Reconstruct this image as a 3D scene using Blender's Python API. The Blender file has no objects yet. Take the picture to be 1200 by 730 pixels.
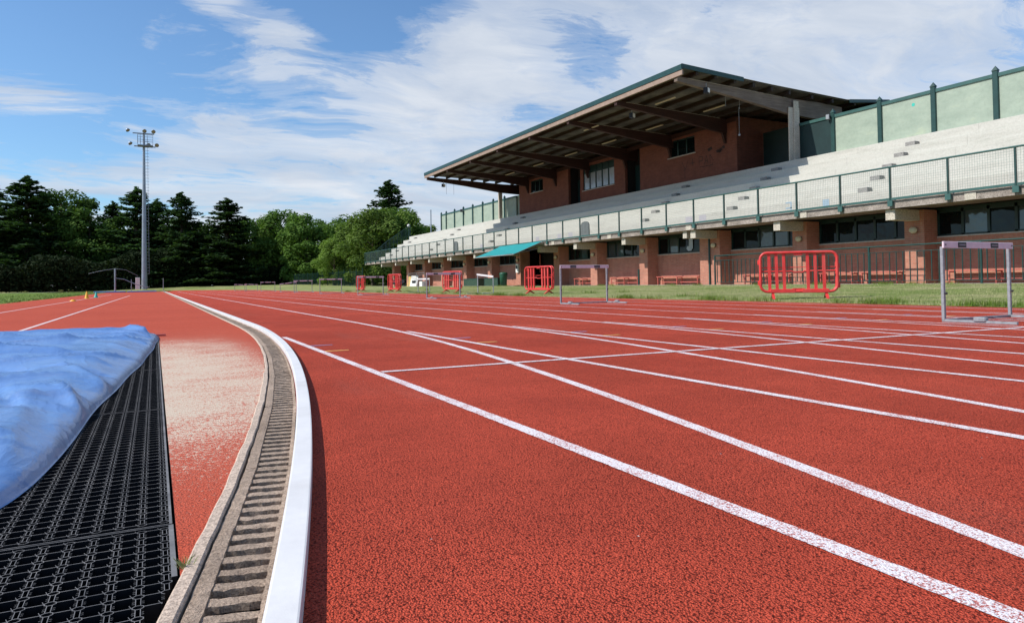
import bpy, bmesh, math, random
from math import sin, cos, pi, radians, sqrt, atan2, hypot
from mathutils import Vector, Matrix
random.seed(7)
scene = bpy.context.scene
COL = scene.collection

# ------------------------------------------------------------------ helpers
class MB:
    def __init__(s): s.v = []; s.f = []; s.mi = []; s.m = 0; s.sm = []; s.smooth = False
    def add(s, vs, fs):
        o = len(s.v); s.v += [tuple(v) for v in vs]
        for f in fs:
            s.f.append(tuple(i + o for i in f)); s.mi.append(s.m); s.sm.append(s.smooth)
    def box(s, x0, x1, y0, y1, z0, z1, M=None):
        vs = [(x0,y0,z0),(x1,y0,z0),(x1,y1,z0),(x0,y1,z0),(x0,y0,z1),(x1,y0,z1),(x1,y1,z1),(x0,y1,z1)]
        if M: vs = [M @ Vector(v) for v in vs]
        s.add(vs, [(3,2,1,0),(4,5,6,7),(0,1,5,4),(1,2,6,5),(2,3,7,6),(3,0,4,7)])
    def bevbox(s, x0, x1, y0, y1, z0, z1, b, M=None):
        # box with chamfered vertical edges and top
        def ring(i, z): return [(x0+i,y0+b,z),(x0+b,y0+i,z),(x1-b,y0+i,z),(x1-i,y0+b,z),(x1-i,y1-b,z),(x1-b,y1-i,z),(x0+b,y1-i,z),(x0+i,y1-b,z)]
        vs = ring(0,z0)+ring(0,z1-b)+[(x0+b,y0+b*1.4,z1),(x0+b*1.4,y0+b,z1),(x1-b*1.4,y0+b,z1),(x1-b,y0+b*1.4,z1),(x1-b,y1-b*1.4,z1),(x1-b*1.4,y1-b,z1),(x0+b*1.4,y1-b,z1),(x0+b,y1-b*1.4,z1)]
        if M: vs = [M @ Vector(v) for v in vs]
        fs = [tuple(range(7,-1,-1)), tuple(range(16,24))]
        for r in (0,8):
            for i in range(8): j=(i+1)%8; fs.append((r+i,r+j,r+8+j,r+8+i))
        s.add(vs, fs)
    def bar(s, a, b, w, h=None, up=(0,0,1)):
        a = Vector(a); b = Vector(b); h = h or w
        d = (b-a).normalized(); u = Vector(up)
        if abs(d.dot(u)) > .99: u = Vector((0,1,0))
        sd = d.cross(u).normalized(); uu = sd.cross(d)
        vs = []
        for p in (a,b):
            for (i,j) in ((-1,-1),(1,-1),(1,1),(-1,1)): vs.append(p+sd*i*w/2+uu*j*h/2)
        s.add(vs, [(3,2,1,0),(4,5,6,7),(0,1,5,4),(1,2,6,5),(2,3,7,6),(3,0,4,7)])
    def tube(s, pts, r, n=8, closed=False, r2=None):
        pts = [Vector(p) for p in pts]; N = len(pts); old = s.smooth; s.smooth = True
        o = []; up = Vector((0,0,1)); prev = None
        for i,p in enumerate(pts):
            if closed: d = pts[(i+1)%N]-pts[i-1]
            else: d = pts[min(i+1,N-1)]-pts[max(i-1,0)]
            d.normalize()
            if prev is None:
                u = up if abs(d.z) < .95 else Vector((1,0,0))
                a = d.cross(u).normalized()
            else:
                a = (prev - d*prev.dot(d)); a = a.normalized() if a.length > 1e-4 else d.cross(up).normalized()
            prev = a; b = d.cross(a)
            rr = r if r2 is None else r+(r2-r)*i/max(1,N-1)
            o += [p+a*cos(2*pi*k/n)*rr+b*sin(2*pi*k/n)*rr for k in range(n)]
        fs = []
        for i in range(N if closed else N-1):
            j = (i+1)%N
            for k in range(n): l=(k+1)%n; fs.append((i*n+k,i*n+l,j*n+l,j*n+k))
        s.add(o, fs)
        s.smooth = False
        if not closed: s.add(o[:n],[tuple(range(n-1,-1,-1))]); s.add(o[-n:],[tuple(range(n))])
        s.smooth = old
    def prism(s, poly, y0, y1, axis='y'):
        # polygon in (x,z) extruded along y, or (y,z) along x, or (x,y) along z
        n = len(poly)
        f = {'y':lambda p,t:(p[0],t,p[1]),'x':lambda p,t:(t,p[0],p[1]),'z':lambda p,t:(p[0],p[1],t)}[axis]
        vs = [f(p,y0) for p in poly]+[f(p,y1) for p in poly]
        fs = [tuple(range(n-1,-1,-1)), tuple(range(n,2*n))]+[(i,(i+1)%n,n+(i+1)%n,n+i) for i in range(n)]
        s.add(vs, fs)
    def lathe(s, prof, c=(0,0,0), n=16):
        old=s.smooth; s.smooth=True
        vs = [(c[0]+r*cos(2*pi*k/n), c[1]+r*sin(2*pi*k/n), c[2]+z) for r,z in prof for k in range(n)]
        fs = [(i*n+k,i*n+(k+1)%n,(i+1)*n+(k+1)%n,(i+1)*n+k) for i in range(len(prof)-1) for k in range(n)]
        s.add(vs, fs); s.smooth=old
    def mesh(s, name, mats, fixn=True):
        me = bpy.data.meshes.new(name); me.from_pydata(s.v, [], s.f)
        if not isinstance(mats,(list,tuple)): mats=[mats]
        for m in mats: me.materials.append(m)
        me.polygons.foreach_set('material_index', s.mi)
        me.polygons.foreach_set('use_smooth', s.sm)
        if fixn and len(s.v) < 60000:
            bm = bmesh.new(); bm.from_mesh(me); bmesh.ops.recalc_face_normals(bm, faces=bm.faces); bm.to_mesh(me); bm.free()
        me.update(); return me
    def obj(s, name, mats, parent=None, fixn=True):
        o = bpy.data.objects.new(name, s.mesh(name, mats, fixn)); COL.objects.link(o)
        if parent: o.parent = parent
        return o

def tag(o, label=None, cat=None, group=None, kind=None):
    if label: o['label'] = label
    if cat: o['category'] = cat
    if group: o['group'] = group
    if kind: o['kind'] = kind
    return o
def thing(name, label, cat, loc=(0,0,0), rz=0, group=None):
    o = bpy.data.objects.new(name, None); COL.objects.link(o); o.location = loc; o.rotation_euler = (0,0,rz)
    return tag(o, label, cat, group)
def copy_tree(o, parent=None):
    c = o.copy(); COL.objects.link(c); c.parent = parent
    for ch in list(o.children): copy_tree(ch, c)
    return c

# ------------------------------------------------------------------ materials
def newmat(name):
    m = bpy.data.materials.new(name); m.use_nodes = True
    nt = m.node_tree; b = nt.nodes['Principled BSDF']
    return m, nt, b
def N(nt, t, **kw):
    n = nt.nodes.new(t)
    for k,v in kw.items():
        if k.startswith('i_'):
            key = k[2:]; key = int(key) if key.isdigit() else key.replace('_',' ')
            n.inputs[key].default_value = v
        else: setattr(n,k,v)
    return n
def L(nt, a, b): nt.links.new(a, b)
def ramp(nt, fac, stops, interp='LINEAR'):
    r = N(nt,'ShaderNodeValToRGB'); r.color_ramp.interpolation = interp
    e = r.color_ramp.elements
    while len(e) < len(stops): e.new(.5)
    for el,(p,c) in zip(e, stops): el.position = p; el.color = (*c,1) if len(c)==3 else c
    L(nt, fac, r.inputs[0]); return r.outputs[0]
def mix(nt, fac, a, b, typ='MIX'):
    m = N(nt,'ShaderNodeMix', data_type='RGBA', blend_type=typ)
    for i,v in ((0,fac),(6,a),(7,b)):
        if hasattr(v,'is_output'): L(nt, v, m.inputs[i])
        elif i==0: m.inputs[0].default_value = v
        else: m.inputs[i].default_value = (*v,1)
    return m.outputs[2]
def pos(nt): return N(nt,'ShaderNodeNewGeometry').outputs['Position']
def scaled(nt, vec, s):
    m = N(nt,'ShaderNodeVectorMath', operation='MULTIPLY'); L(nt, vec, m.inputs[0]); m.inputs[1].default_value = s; return m.outputs[0]
def noise(nt, vec, scale, detail=4, rough=.55, out=0):
    n = N(nt,'ShaderNodeTexNoise'); n.inputs['Scale'].default_value = scale; n.inputs['Detail'].default_value = detail; n.inputs['Roughness'].default_value = rough
    L(nt, vec, n.inputs['Vector']); return n.outputs[out]
def math_(nt, op, a, b=None, clamp=False):
    m = N(nt,'ShaderNodeMath', operation=op, use_clamp=clamp)
    for i,v in ((0,a),(1,b)):
        if v is None: continue
        if hasattr(v,'is_output'): L(nt, v, m.inputs[i])
        else: m.inputs[i].default_value = v
    return m.outputs[0]
def bump(nt, h, dist, strength=1.0, nrm=None):
    b = N(nt,'ShaderNodeBump'); b.inputs['Distance'].default_value = dist; b.inputs['Strength'].default_value = strength
    L(nt, h, b.inputs['Height'])
    if nrm: L(nt, nrm, b.inputs['Normal'])
    return b.outputs[0]

def simple(name, col, rough=.6, var=.12, scale=3.0, metal=0, bumpd=0, bscale=60, spec=.4, dirt=None):
    m, nt, b = newmat(name); p = pos(nt)
    n = noise(nt, p, scale, 5); n2 = noise(nt, p, scale*9, 3)
    f = math_(nt,'ADD', math_(nt,'MULTIPLY', n, .7), math_(nt,'MULTIPLY', n2, .3))
    lo = tuple(c*(1-var*1.6) for c in col); hi = tuple(min(1,c*(1+var*1.4)) for c in col)
    c = ramp(nt, f, [(.3,lo),(.7,hi)])
    if dirt:
        d = ramp(nt, noise(nt, scaled(nt,p,(1,1,.25)), 1.7, 6, .7), [(.5,(0,0,0)),(.72,(1,1,1))])
        c = mix(nt, math_(nt,'MULTIPLY', d, dirt[1]), c, dirt[0])
    L(nt, c, b.inputs['Base Color']); b.inputs['Roughness'].default_value = rough; b.inputs['Metallic'].default_value = metal
    b.inputs['Specular IOR Level'].default_value = spec
    L(nt, math_(nt,'ADD', math_(nt,'MULTIPLY', n2, .2), rough-.1), b.inputs['Roughness'])
    if bumpd: L(nt, bump(nt, noise(nt, p, bscale, 5, .65), bumpd), b.inputs['Normal'])
    return m

M = {}
def track_nodes(nt, b, lineness=None):
    p = pos(nt)
    v = N(nt,'ShaderNodeTexVoronoi'); v.feature='F1'; v.inputs['Scale'].default_value = 215; v.inputs['Randomness'].default_value = 1
    wp = N(nt,'ShaderNodeVectorMath', operation='ADD'); L(nt, p, wp.inputs[0]); L(nt, scaled(nt, noise(nt,p,120,2,.5,1), (.006,.006,.006)), wp.inputs[1])
    L(nt, wp.outputs[0], v.inputs['Vector'])
    g = v.outputs['Distance']
    h1 = math_(nt,'SUBTRACT', 1.0, g)
    h2 = noise(nt, p, 150, 3, .6); h3 = noise(nt, p, 330, 2, .6)
    h = math_(nt,'ADD', math_(nt,'MULTIPLY', h1, .75), math_(nt,'ADD', math_(nt,'MULTIPLY', h2, .8), math_(nt,'MULTIPLY', h3, .5)))
    return p, v, h
def mat_track():
    m, nt, b = newmat('track_rubber'); p, v, h = track_nodes(nt, b)
    big = noise(nt, p, .35, 5, .6); mid = noise(nt, p, 3.5, 5, .6); fine = noise(nt, p, 190, 3, .7)
    c = ramp(nt, big, [(.3,(.56,.078,.041)),(.7,(.67,.104,.055))])
    c = mix(nt, math_(nt,'MULTIPLY', ramp(nt, mid,[(.35,(0,0,0)),(.75,(1,1,1))]), .30), c, (.45,.062,.034))
    c = mix(nt, .8, c, ramp(nt, fine, [(.30,(.5,.45,.45)),(.5,(1,1,1)),(.72,(1.4,1.5,1.5))]), 'MULTIPLY')
    pits = noise(nt, p, 125, 2, .5)
    c = mix(nt, .85, c, ramp(nt, pits, [(.30,(.08,.05,.05)),(.40,(1,1,1))]), 'MULTIPLY')
    fl = N(nt,'ShaderNodeTexVoronoi'); fl.inputs['Scale'].default_value = 34; L(nt, p, fl.inputs['Vector'])
    fs_ = N(nt,'ShaderNodeSeparateColor'); L(nt, fl.outputs['Color'], fs_.inputs[0])
    fk = math_(nt,'MULTIPLY', math_(nt,'GREATER_THAN', fs_.outputs[0], .985), math_(nt,'LESS_THAN', fl.outputs['Distance'], .09))
    c = mix(nt, fk, c, (.75,.66,.6))
    gaps = ramp(nt, math_(nt,'ADD', h, math_(nt,'MULTIPLY', math_(nt,'SUBTRACT', noise(nt,p,26,4,.7), .5), .35)), [(.80,(.16,.10,.11)),(.98,(1,1,1))])  # shade in the gaps between rubber grains, multiplied into the colour
    c = mix(nt, .8, c, gaps, 'MULTIPLY')
    st = ramp(nt, noise(nt, scaled(nt,p,(1,.22,1)), 1.1, 6, .7), [(.55,(0,0,0)),(.8,(1,1,1))])
    c = mix(nt, math_(nt,'MULTIPLY', st, .30), c, (.5,.2,.15))
    dk = ramp(nt, noise(nt, scaled(nt,p,(.7,.25,1)), 2.3, 6, .7), [(.52,(0,0,0)),(.75,(1,1,1))])
    c = mix(nt, math_(nt,'MULTIPLY', dk, .28), c, (.33,.045,.03))
    fade = ramp(nt, noise(nt, p, 1.1, 5, .7), [(.38,(.86,.86,.86)),(.62,(1.1,1.1,1.12))])
    c = mix(nt, .9, c, fade, 'MULTIPLY')
    L(nt, c, b.inputs['Base Color']); b.inputs['Roughness'].default_value = .85; b.inputs['Specular IOR Level'].default_value = .10
    L(nt, bump(nt, math_(nt,'ADD', h, math_(nt,'MULTIPLY', noise(nt,p,60,3,.6), .8)), .0075), b.inputs['Normal']); return m
def mat_line(name, col, keep=.50):
    m, nt, b = newmat(name); p, v, h = track_nodes(nt, b)
    f = noise(nt, p, 210, 3, .75); f2 = noise(nt, p, 6, 4, .6)
    worn = math_(nt,'ADD', f, math_(nt,'MULTIPLY', math_(nt,'SUBTRACT', f2, .5), .35))
    worn = math_(nt,'ADD', worn, math_(nt,'MULTIPLY', math_(nt,'SUBTRACT', h, 1.0), .35))
    k = ramp(nt, worn, [(.40,(1,1,1)),(.47,(0,0,0))])
    c = mix(nt, k, col, (.42,.10,.08))
    L(nt, c, b.inputs['Base Color']); b.inputs['Roughness'].default_value = .7
    L(nt, bump(nt, h, .0026), b.inputs['Normal']); return m
def mat_redsand():
    # red rubber with pale sand spilled over it, thickest beside the pit
    m, nt, b = newmat('sandy_rubber'); p, v, h = track_nodes(nt, b)
    big = noise(nt, p, .35, 5, .6)
    c = ramp(nt, big, [(.3,(.50,.078,.038)),(.7,(.58,.10,.050))])
    c = mix(nt, .8, c, ramp(nt, noise(nt,p,190,3,.7), [(.30,(.45,.42,.42)),(.5,(1,1,1)),(.72,(1.35,1.4,1.4))]), 'MULTIPLY')
    c = mix(nt, .7, c, ramp(nt, h, [(.85,(.35,.28,.28)),(1.12,(1,1,1))]), 'MULTIPLY')  # low spots between grains darkened in colour to stand for their shade
    s = N(nt,'ShaderNodeSeparateXYZ'); L(nt, p, s.inputs[0])
    yb = ramp(nt, math_(nt,'DIVIDE', s.outputs[1], 10.0), [(.12,(0,0,0)),(.20,(.45,)*3),(.30,(1,1,1)),(.5,(1,1,1)),(.66,(.8,)*3),(.80,(.25,)*3),(.95,(0,0,0))])
    xb = ramp(nt, math_(nt,'DIVIDE', math_(nt,'ADD', s.outputs[0],.6), 2.0), [(.10,(0,0,0)),(.30,(1,1,1)),(.58,(.85,)*3),(.74,(.2,)*3)])
    n1 = noise(nt, scaled(nt,p,(1.3,1.6,1)), 1.9, 7, .75); n2 = noise(nt, p, 62, 5, .85)
    cov = math_(nt,'MULTIPLY', math_(nt,'MULTIPLY', yb, xb), math_(nt,'ADD', n1, .30))
    t = math_(nt,'SUBTRACT', math_(nt,'ADD', math_(nt,'MULTIPLY', cov, .5), math_(nt,'MULTIPLY', n2, 1.25)), .905)
    t = math_(nt,'ADD', t, math_(nt,'MULTIPLY', math_(nt,'SUBTRACT', 1.1, h), .25))
    t = ramp(nt, t, [(.0,(0,0,0)),(.10,(1,1,1))])
    thin = math_(nt,'MULTIPLY', cov, .10)
    t = math_(nt,'MAXIMUM', math_(nt,'MULTIPLY', t, .94), thin)
    sand = ramp(nt, noise(nt,p,240,2,.8), [(.3,(.50,.40,.29)),(.7,(.78,.68,.54))])
    c = mix(nt, t, c, sand)
    L(nt, c, b.inputs['Base Color']); b.inputs['Roughness'].default_value = .85; b.inputs['Specular IOR Level'].default_value = .15
    L(nt, bump(nt, h, .0030), b.inputs['Normal']); return m
M['track'] = mat_track(); M['sandy'] = mat_redsand()
M['line'] = mat_line('line_paint', (.80,.74,.74))
M['line_far'] = simple('distant_line_paint', (.70,.55,.53), .7, .12, 8)
M['yellow_mark'] = mat_line('yellow_line_paint', (.8,.42,.10)); M['blue_mark'] = mat_line('blue_line_paint', (.30,.26,.42))

def mat_grass(name, a, b_, dry, sc=1.0):
    m, nt, b = newmat(name); p = pos(nt)
    n1 = noise(nt, p, .25*sc, 5, .6); n2 = noise(nt, p, 3*sc, 5, .7); n3 = noise(nt, p, 60, 3, .8)
    c = mix(nt, n2, a, b_)
    c = mix(nt, ramp(nt, math_(nt,'ADD', math_(nt,'MULTIPLY', n1, .5), math_(nt,'MULTIPLY', noise(nt,p,1.6*sc,5,.65), .5)), [(.44,(0,0,0)),(.58,(1,1,1))]), c, dry)
    c = mix(nt, .7, c, ramp(nt, n3, [(.3,(.4,.4,.4)),(.7,(1.5,1.5,1.4))]), 'MULTIPLY')
    L(nt, c, b.inputs['Base Color']); b.inputs['Roughness'].default_value = .9; b.inputs['Specular IOR Level'].default_value = .1
    L(nt, bump(nt, n3, .03), b.inputs['Normal']); return m
M['grass'] = mat_grass('lawn', (.15,.22,.05), (.25,.30,.09), (.37,.35,.17))
def mat_blades():
    m, nt, b = newmat('grass_blades'); p = pos(nt)
    n1 = noise(nt, p, .8, 5, .6); n3 = noise(nt, p, 14, 3, .8)
    c = mix(nt, n3, (.14,.20,.05), (.30,.34,.13)); c = mix(nt, ramp(nt, n1, [(.40,(0,0,0)),(.62,(.85,.85,.85))]), c, (.48,.44,.24))
    L(nt, c, b.inputs['Base Color']); b.inputs['Roughness'].default_value = .7; b.inputs['Specular IOR Level'].default_value = .15
    return m
M['blades'] = mat_blades()
M['lawn_fresh'] = mat_grass('fresh_lawn', (.10,.19,.025), (.18,.28,.05), (.24,.29,.08))
M['soil'] = simple('dark_soil', (.05,.04,.032), .95, .3, 8, bumpd=.01)
M['kerb'] = simple('white_kerb_paint', (.70,.68,.665), .5, .05, 5, bumpd=.0008, bscale=40, dirt=((.46,.42,.38),.40))
def mat_conc(name, base, dark, bs=180, bd=.004, stain=.6, lichen=None):
    m, nt, b = newmat(name); p = pos(nt)
    n1 = noise(nt, p, 2.2, 6, .65); n2 = noise(nt, p, 45, 5, .75); n3 = noise(nt, p, bs, 3, .8)
    c = mix(nt, ramp(nt, n1, [(.35,(0,0,0)),(.7,(stain,)*3)]), base, dark)
    c = mix(nt, .8, c, ramp(nt, n2, [(.3,(.6,.6,.6)),(.6,(1.1,1.1,1.1))]), 'MULTIPLY')
    c = mix(nt, .9, c, ramp(nt, n3, [(.32,(.42,.38,.36)),(.5,(1,1,1)),(.68,(1.4,1.38,1.35))]), 'MULTIPLY')
    L(nt, c, b.inputs['Base Color']); b.inputs['Roughness'].default_value = .9; b.inputs['Specular IOR Level'].default_value = .2
    h = math_(nt,'ADD', n3, math_(nt,'MULTIPLY', n2, 1.5))
    L(nt, bump(nt, h, bd), b.inputs['Normal']); return m
M['drain'] = mat_conc('exposed_aggregate_concrete', (.58,.44,.335), (.28,.205,.15), 230, .006, .85)
M['edging'] = mat_conc('mortar_edging', (.60,.47,.37), (.42,.33,.26), 150, .002)
M['slab'] = mat_conc('weathered_slab_concrete', (.36,.31,.27), (.17,.145,.12), 30, .003, .9)
M['bracket'] = mat_conc('pale_concrete', (.55,.50,.42), (.38,.34,.28), 30, .002, .5)
M['step'] = mat_conc('grey_step_concrete', (.30,.29,.27), (.20,.19,.18), 30, .002, .5)
M['pavement'] = mat_conc('paving_concrete', (.42,.36,.31), (.28,.25,.22), 60, .002)
def mat_seat():
    m, nt, b = newmat('cream_painted_concrete'); p = pos(nt)
    n1 = noise(nt, scaled(nt,p,(1,.35,3)), 1.6, 6, .7); n2 = noise(nt, p, 14, 5, .7)
    c = ramp(nt, n1, [(.25,(.40,.39,.34)),(.45,(.49,.475,.42)),(.75,(.54,.525,.47))])
    c = mix(nt, .6, c, ramp(nt, n2, [(.3,(.8,.8,.78)),(.6,(1.06,1.06,1.06))]), 'MULTIPLY')
    L(nt, c, b.inputs['Base Color']); b.inputs['Roughness'].default_value = .8
    L(nt, bump(nt, n2, .004), b.inputs['Normal']); return m
M['seat'] = mat_seat()
def mat_brick(name, c1, c2, mortar, ax='x'):
    m, nt, b = newmat(name); p = pos(nt)
    s = N(nt,'ShaderNodeSeparateXYZ'); L(nt, p, s.inputs[0])
    u = math_(nt,'ADD', s.outputs[0], s.outputs[1])
    cb = N(nt,'ShaderNodeCombineXYZ'); L(nt,u,cb.inputs[0]); L(nt,s.outputs[2],cb.inputs[1])
    t = N(nt,'ShaderNodeTexBrick'); L(nt, cb.outputs[0], t.inputs['Vector'])
    t.inputs['Scale'].default_value = 1; t.inputs['Brick Width'].default_value = .26; t.inputs['Row Height'].default_value = .075; t.inputs['Mortar Size'].default_value = .008
    t.inputs['Color1'].default_value = (*c1,1); t.inputs['Color2'].default_value = (*c2,1); t.inputs['Mortar'].default_value = (*mortar,1); t.inputs['Bias'].default_value = -.1
    n = noise(nt, p, 1.3, 6, .7); n2 = noise(nt, scaled(nt,p,(5,5,1)), 1.5, 5, .7)
    c = mix(nt, .75, t.outputs['Color'], ramp(nt, n, [(.3,(.72,.72,.74)),(.7,(1.15,1.12,1.1))]), 'MULTIPLY')
    c = mix(nt, .5, c, ramp(nt, n2, [(.3,(.75,.75,.75)),(.6,(1.05,1.05,1.05))]), 'MULTIPLY')
    L(nt, c, b.inputs['Base Color']); b.inputs['Roughness'].default_value = .85
    L(nt, bump(nt, t.outputs['Fac'], -.004), b.inputs['Normal']); return m
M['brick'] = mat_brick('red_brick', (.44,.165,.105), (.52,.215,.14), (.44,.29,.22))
M['brick_up'] = mat_brick('shaded_red_brick', (.185,.056,.034), (.235,.074,.045), (.15,.08,.06))  # brick colour lowered to carry the shade under the roof
M['green'] = simple('dark_green_paint', (.014,.05,.043), .4, .15, 4, spec=.5)
M['green_rail'] = simple('rail_green_paint', (.035,.10,.088), .45, .15, 4, spec=.5)
M['wire'] = simple('wire_mesh', (.16,.22,.19), .5, .1, 4, metal=.2)
M['pale_panel'] = None
def mat_panel():
    m, nt, b = newmat('pale_green_panel'); p = pos(nt)
    n = noise(nt, scaled(nt,p,(1,1,2.5)), .9, 6, .65); n2 = noise(nt, p, 9, 4, .6)
    c = ramp(nt, n, [(.3,(.27,.33,.26)),(.6,(.34,.40,.315)),(.75,(.40,.45,.32))])
    c = mix(nt, .5, c, ramp(nt, n2, [(.3,(.85,.85,.85)),(.6,(1.05,1.05,1.05))]), 'MULTIPLY')
    L(nt, c, b.inputs['Base Color']); b.inputs['Roughness'].default_value = .45
    b.inputs['Specular IOR Level'].default_value = .4; return m
M['pale_panel'] = mat_panel()
M['shaded_panel'] = simple('shaded_green_panel', (.010,.03,.03), .5, .15, 2)  # panel colour darkened to stand in for the roof shadow
def mat_wood(name, a, b_, sc=(1,1,10)):
    m, nt, b = newmat(name); p = pos(nt)
    n = noise(nt, scaled(nt,p,(.7,8,14)), 1.5, 6, .7); n2 = noise(nt, p, 1.2, 5, .6)
    c = mix(nt, ramp(nt, n, [(.35,(0,0,0)),(.65,(1,1,1))]), a, b_)
    c = mix(nt, .7, c, ramp(nt, n2, [(.3,(.6,.6,.6)),(.65,(1.1,1.1,1.1))]), 'MULTIPLY')
    L(nt, c, b.inputs['Base Color']); b.inputs['Roughness'].default_value = .75
    L(nt, bump(nt, n, .006), b.inputs['Normal']); return m
M['beam'] = mat_wood('dark_stained_timber', (.055,.016,.010), (.028,.009,.006))
M['beam_grey'] = mat_wood('weathered_timber', (.22,.17,.135), (.12,.085,.065))
M['purlin'] = mat_wood('purlin_timber', (.035,.02,.014), (.02,.012,.009))
M['soffit'] = simple('shaded_soffit_board', (.095,.088,.075), .85, .5, 1.2)  # board colour darkened to deepen the shade below the roof
M['fascia_board'] = simple('beige_fascia', (.31,.225,.175), .7, .15, 3)
M['roof_sheet'] = simple('corrugated_roof_sheet', (.42,.40,.33), .6, .15, 3)
M['galv'] = simple('galvanised_steel', (.29,.305,.32), .55, .2, 25, metal=.3, spec=.5)
M['mast'] = simple('mast_steel', (.30,.34,.40), .5, .1, 2, metal=.4)
M['bar_white'] = simple('white_plastic_bar', (.66,.55,.60), .5, .06, 10)
M['bar_plain'] = simple('plain_white_bar', (.75,.74,.73), .5, .06, 10)
M['black'] = simple('black_plastic', (.012,.012,.016), .5, .2, 10)
M['print'] = simple('faint_grey_print', (.30,.28,.31), .6, .05, 10)
M['red_plastic'] = simple('red_plastic', (.62,.045,.04), .42, .14, 6, spec=.45, dirt=((.75,.22,.18),.5))
M['red_paint'] = simple('faded_red_paint', (.50,.12,.09), .55, .15, 10)
M['white_paint'] = simple('white_paint', (.72,.71,.68), .6, .06, 10)
M['awning'] = simple('teal_canvas', (.018,.28,.29), .8, .12, 4)
M['green_bin'] = simple('dark_green_plastic', (.02,.09,.055), .45, .12, 8)
M['green_box'] = simple('dark_green_painted_box', (.03,.065,.04), .6, .25, 8)
M['lamp_cream'] = simple('cream_lamp_glass', (.55,.47,.32), .3, .08, 10)
M['floodglass'] = simple('floodlight_glass', (.30,.25,.15), .25, .1, 10)
M['cone_y'] = simple('yellow_plastic', (.85,.45,.03), .5, .08, 20)
M['cone_g'] = simple('teal_plastic', (.05,.45,.36), .5, .08, 20)
M['rubber'] = None
_old_rubber = simple('black_rubber', (.035,.036,.042), .55, .3, 30, spec=.45, dirt=((.17,.16,.15),.5))
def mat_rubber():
    m, nt, b = newmat('dusty_rubber_lit_tops'); p = pos(nt)
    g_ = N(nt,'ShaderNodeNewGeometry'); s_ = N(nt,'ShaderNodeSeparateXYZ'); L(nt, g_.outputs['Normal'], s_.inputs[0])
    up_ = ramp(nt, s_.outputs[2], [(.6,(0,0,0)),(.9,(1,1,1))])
    dust_glint = ramp(nt, noise(nt, p, 9, 6, .75), [(.35,(.11,.11,.115)),(.6,(.21,.205,.205)),(.75,(.36,.33,.30))])  # paler mottled top faces: sun glint and dust put into the colour
    c = mix(nt, up_, (.010,.010,.012), dust_glint)
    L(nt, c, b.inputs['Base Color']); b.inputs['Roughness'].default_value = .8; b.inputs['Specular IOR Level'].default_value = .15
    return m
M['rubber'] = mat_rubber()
M['pit'] = simple('dark_pit_floor', (.012,.011,.010), .95, .3, 30)
M['blue_mat'] = simple('blue_vinyl', (.12,.22,.48), .5, .2, 2)
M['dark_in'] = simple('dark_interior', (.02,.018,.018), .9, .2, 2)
M['frame'] = simple('dark_green_window_frame', (.012,.035,.034), .4, .1, 10)
M['sill'] = simple('stone_sill', (.48,.42,.37), .8, .1, 8)
def mat_glass(name, col, rough=.06, spec=.8):
    m, nt, b = newmat(name); p = pos(nt)
    n = noise(nt, p, .9, 3)
    L(nt, ramp(nt, n, [(.3,tuple(c*.7 for c in col)),(.7,tuple(c*1.3 for c in col))]), b.inputs['Base Color'])
    b.inputs['Roughness'].default_value = rough; b.inputs['Specular IOR Level'].default_value = spec
    L(nt, bump(nt, noise(nt,p,1.3,2), .012), b.inputs['Normal']); return m
M['glass'] = mat_glass('dark_window_glass', (.004,.008,.009), .04, .22)
M['glass_refl'] = mat_glass('reflecting_window_glass', (.05,.07,.085), .05, .6)
M['glass_pale'] = mat_glass('pale_curtained_glass', (.33,.37,.42), .12, .6)
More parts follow.
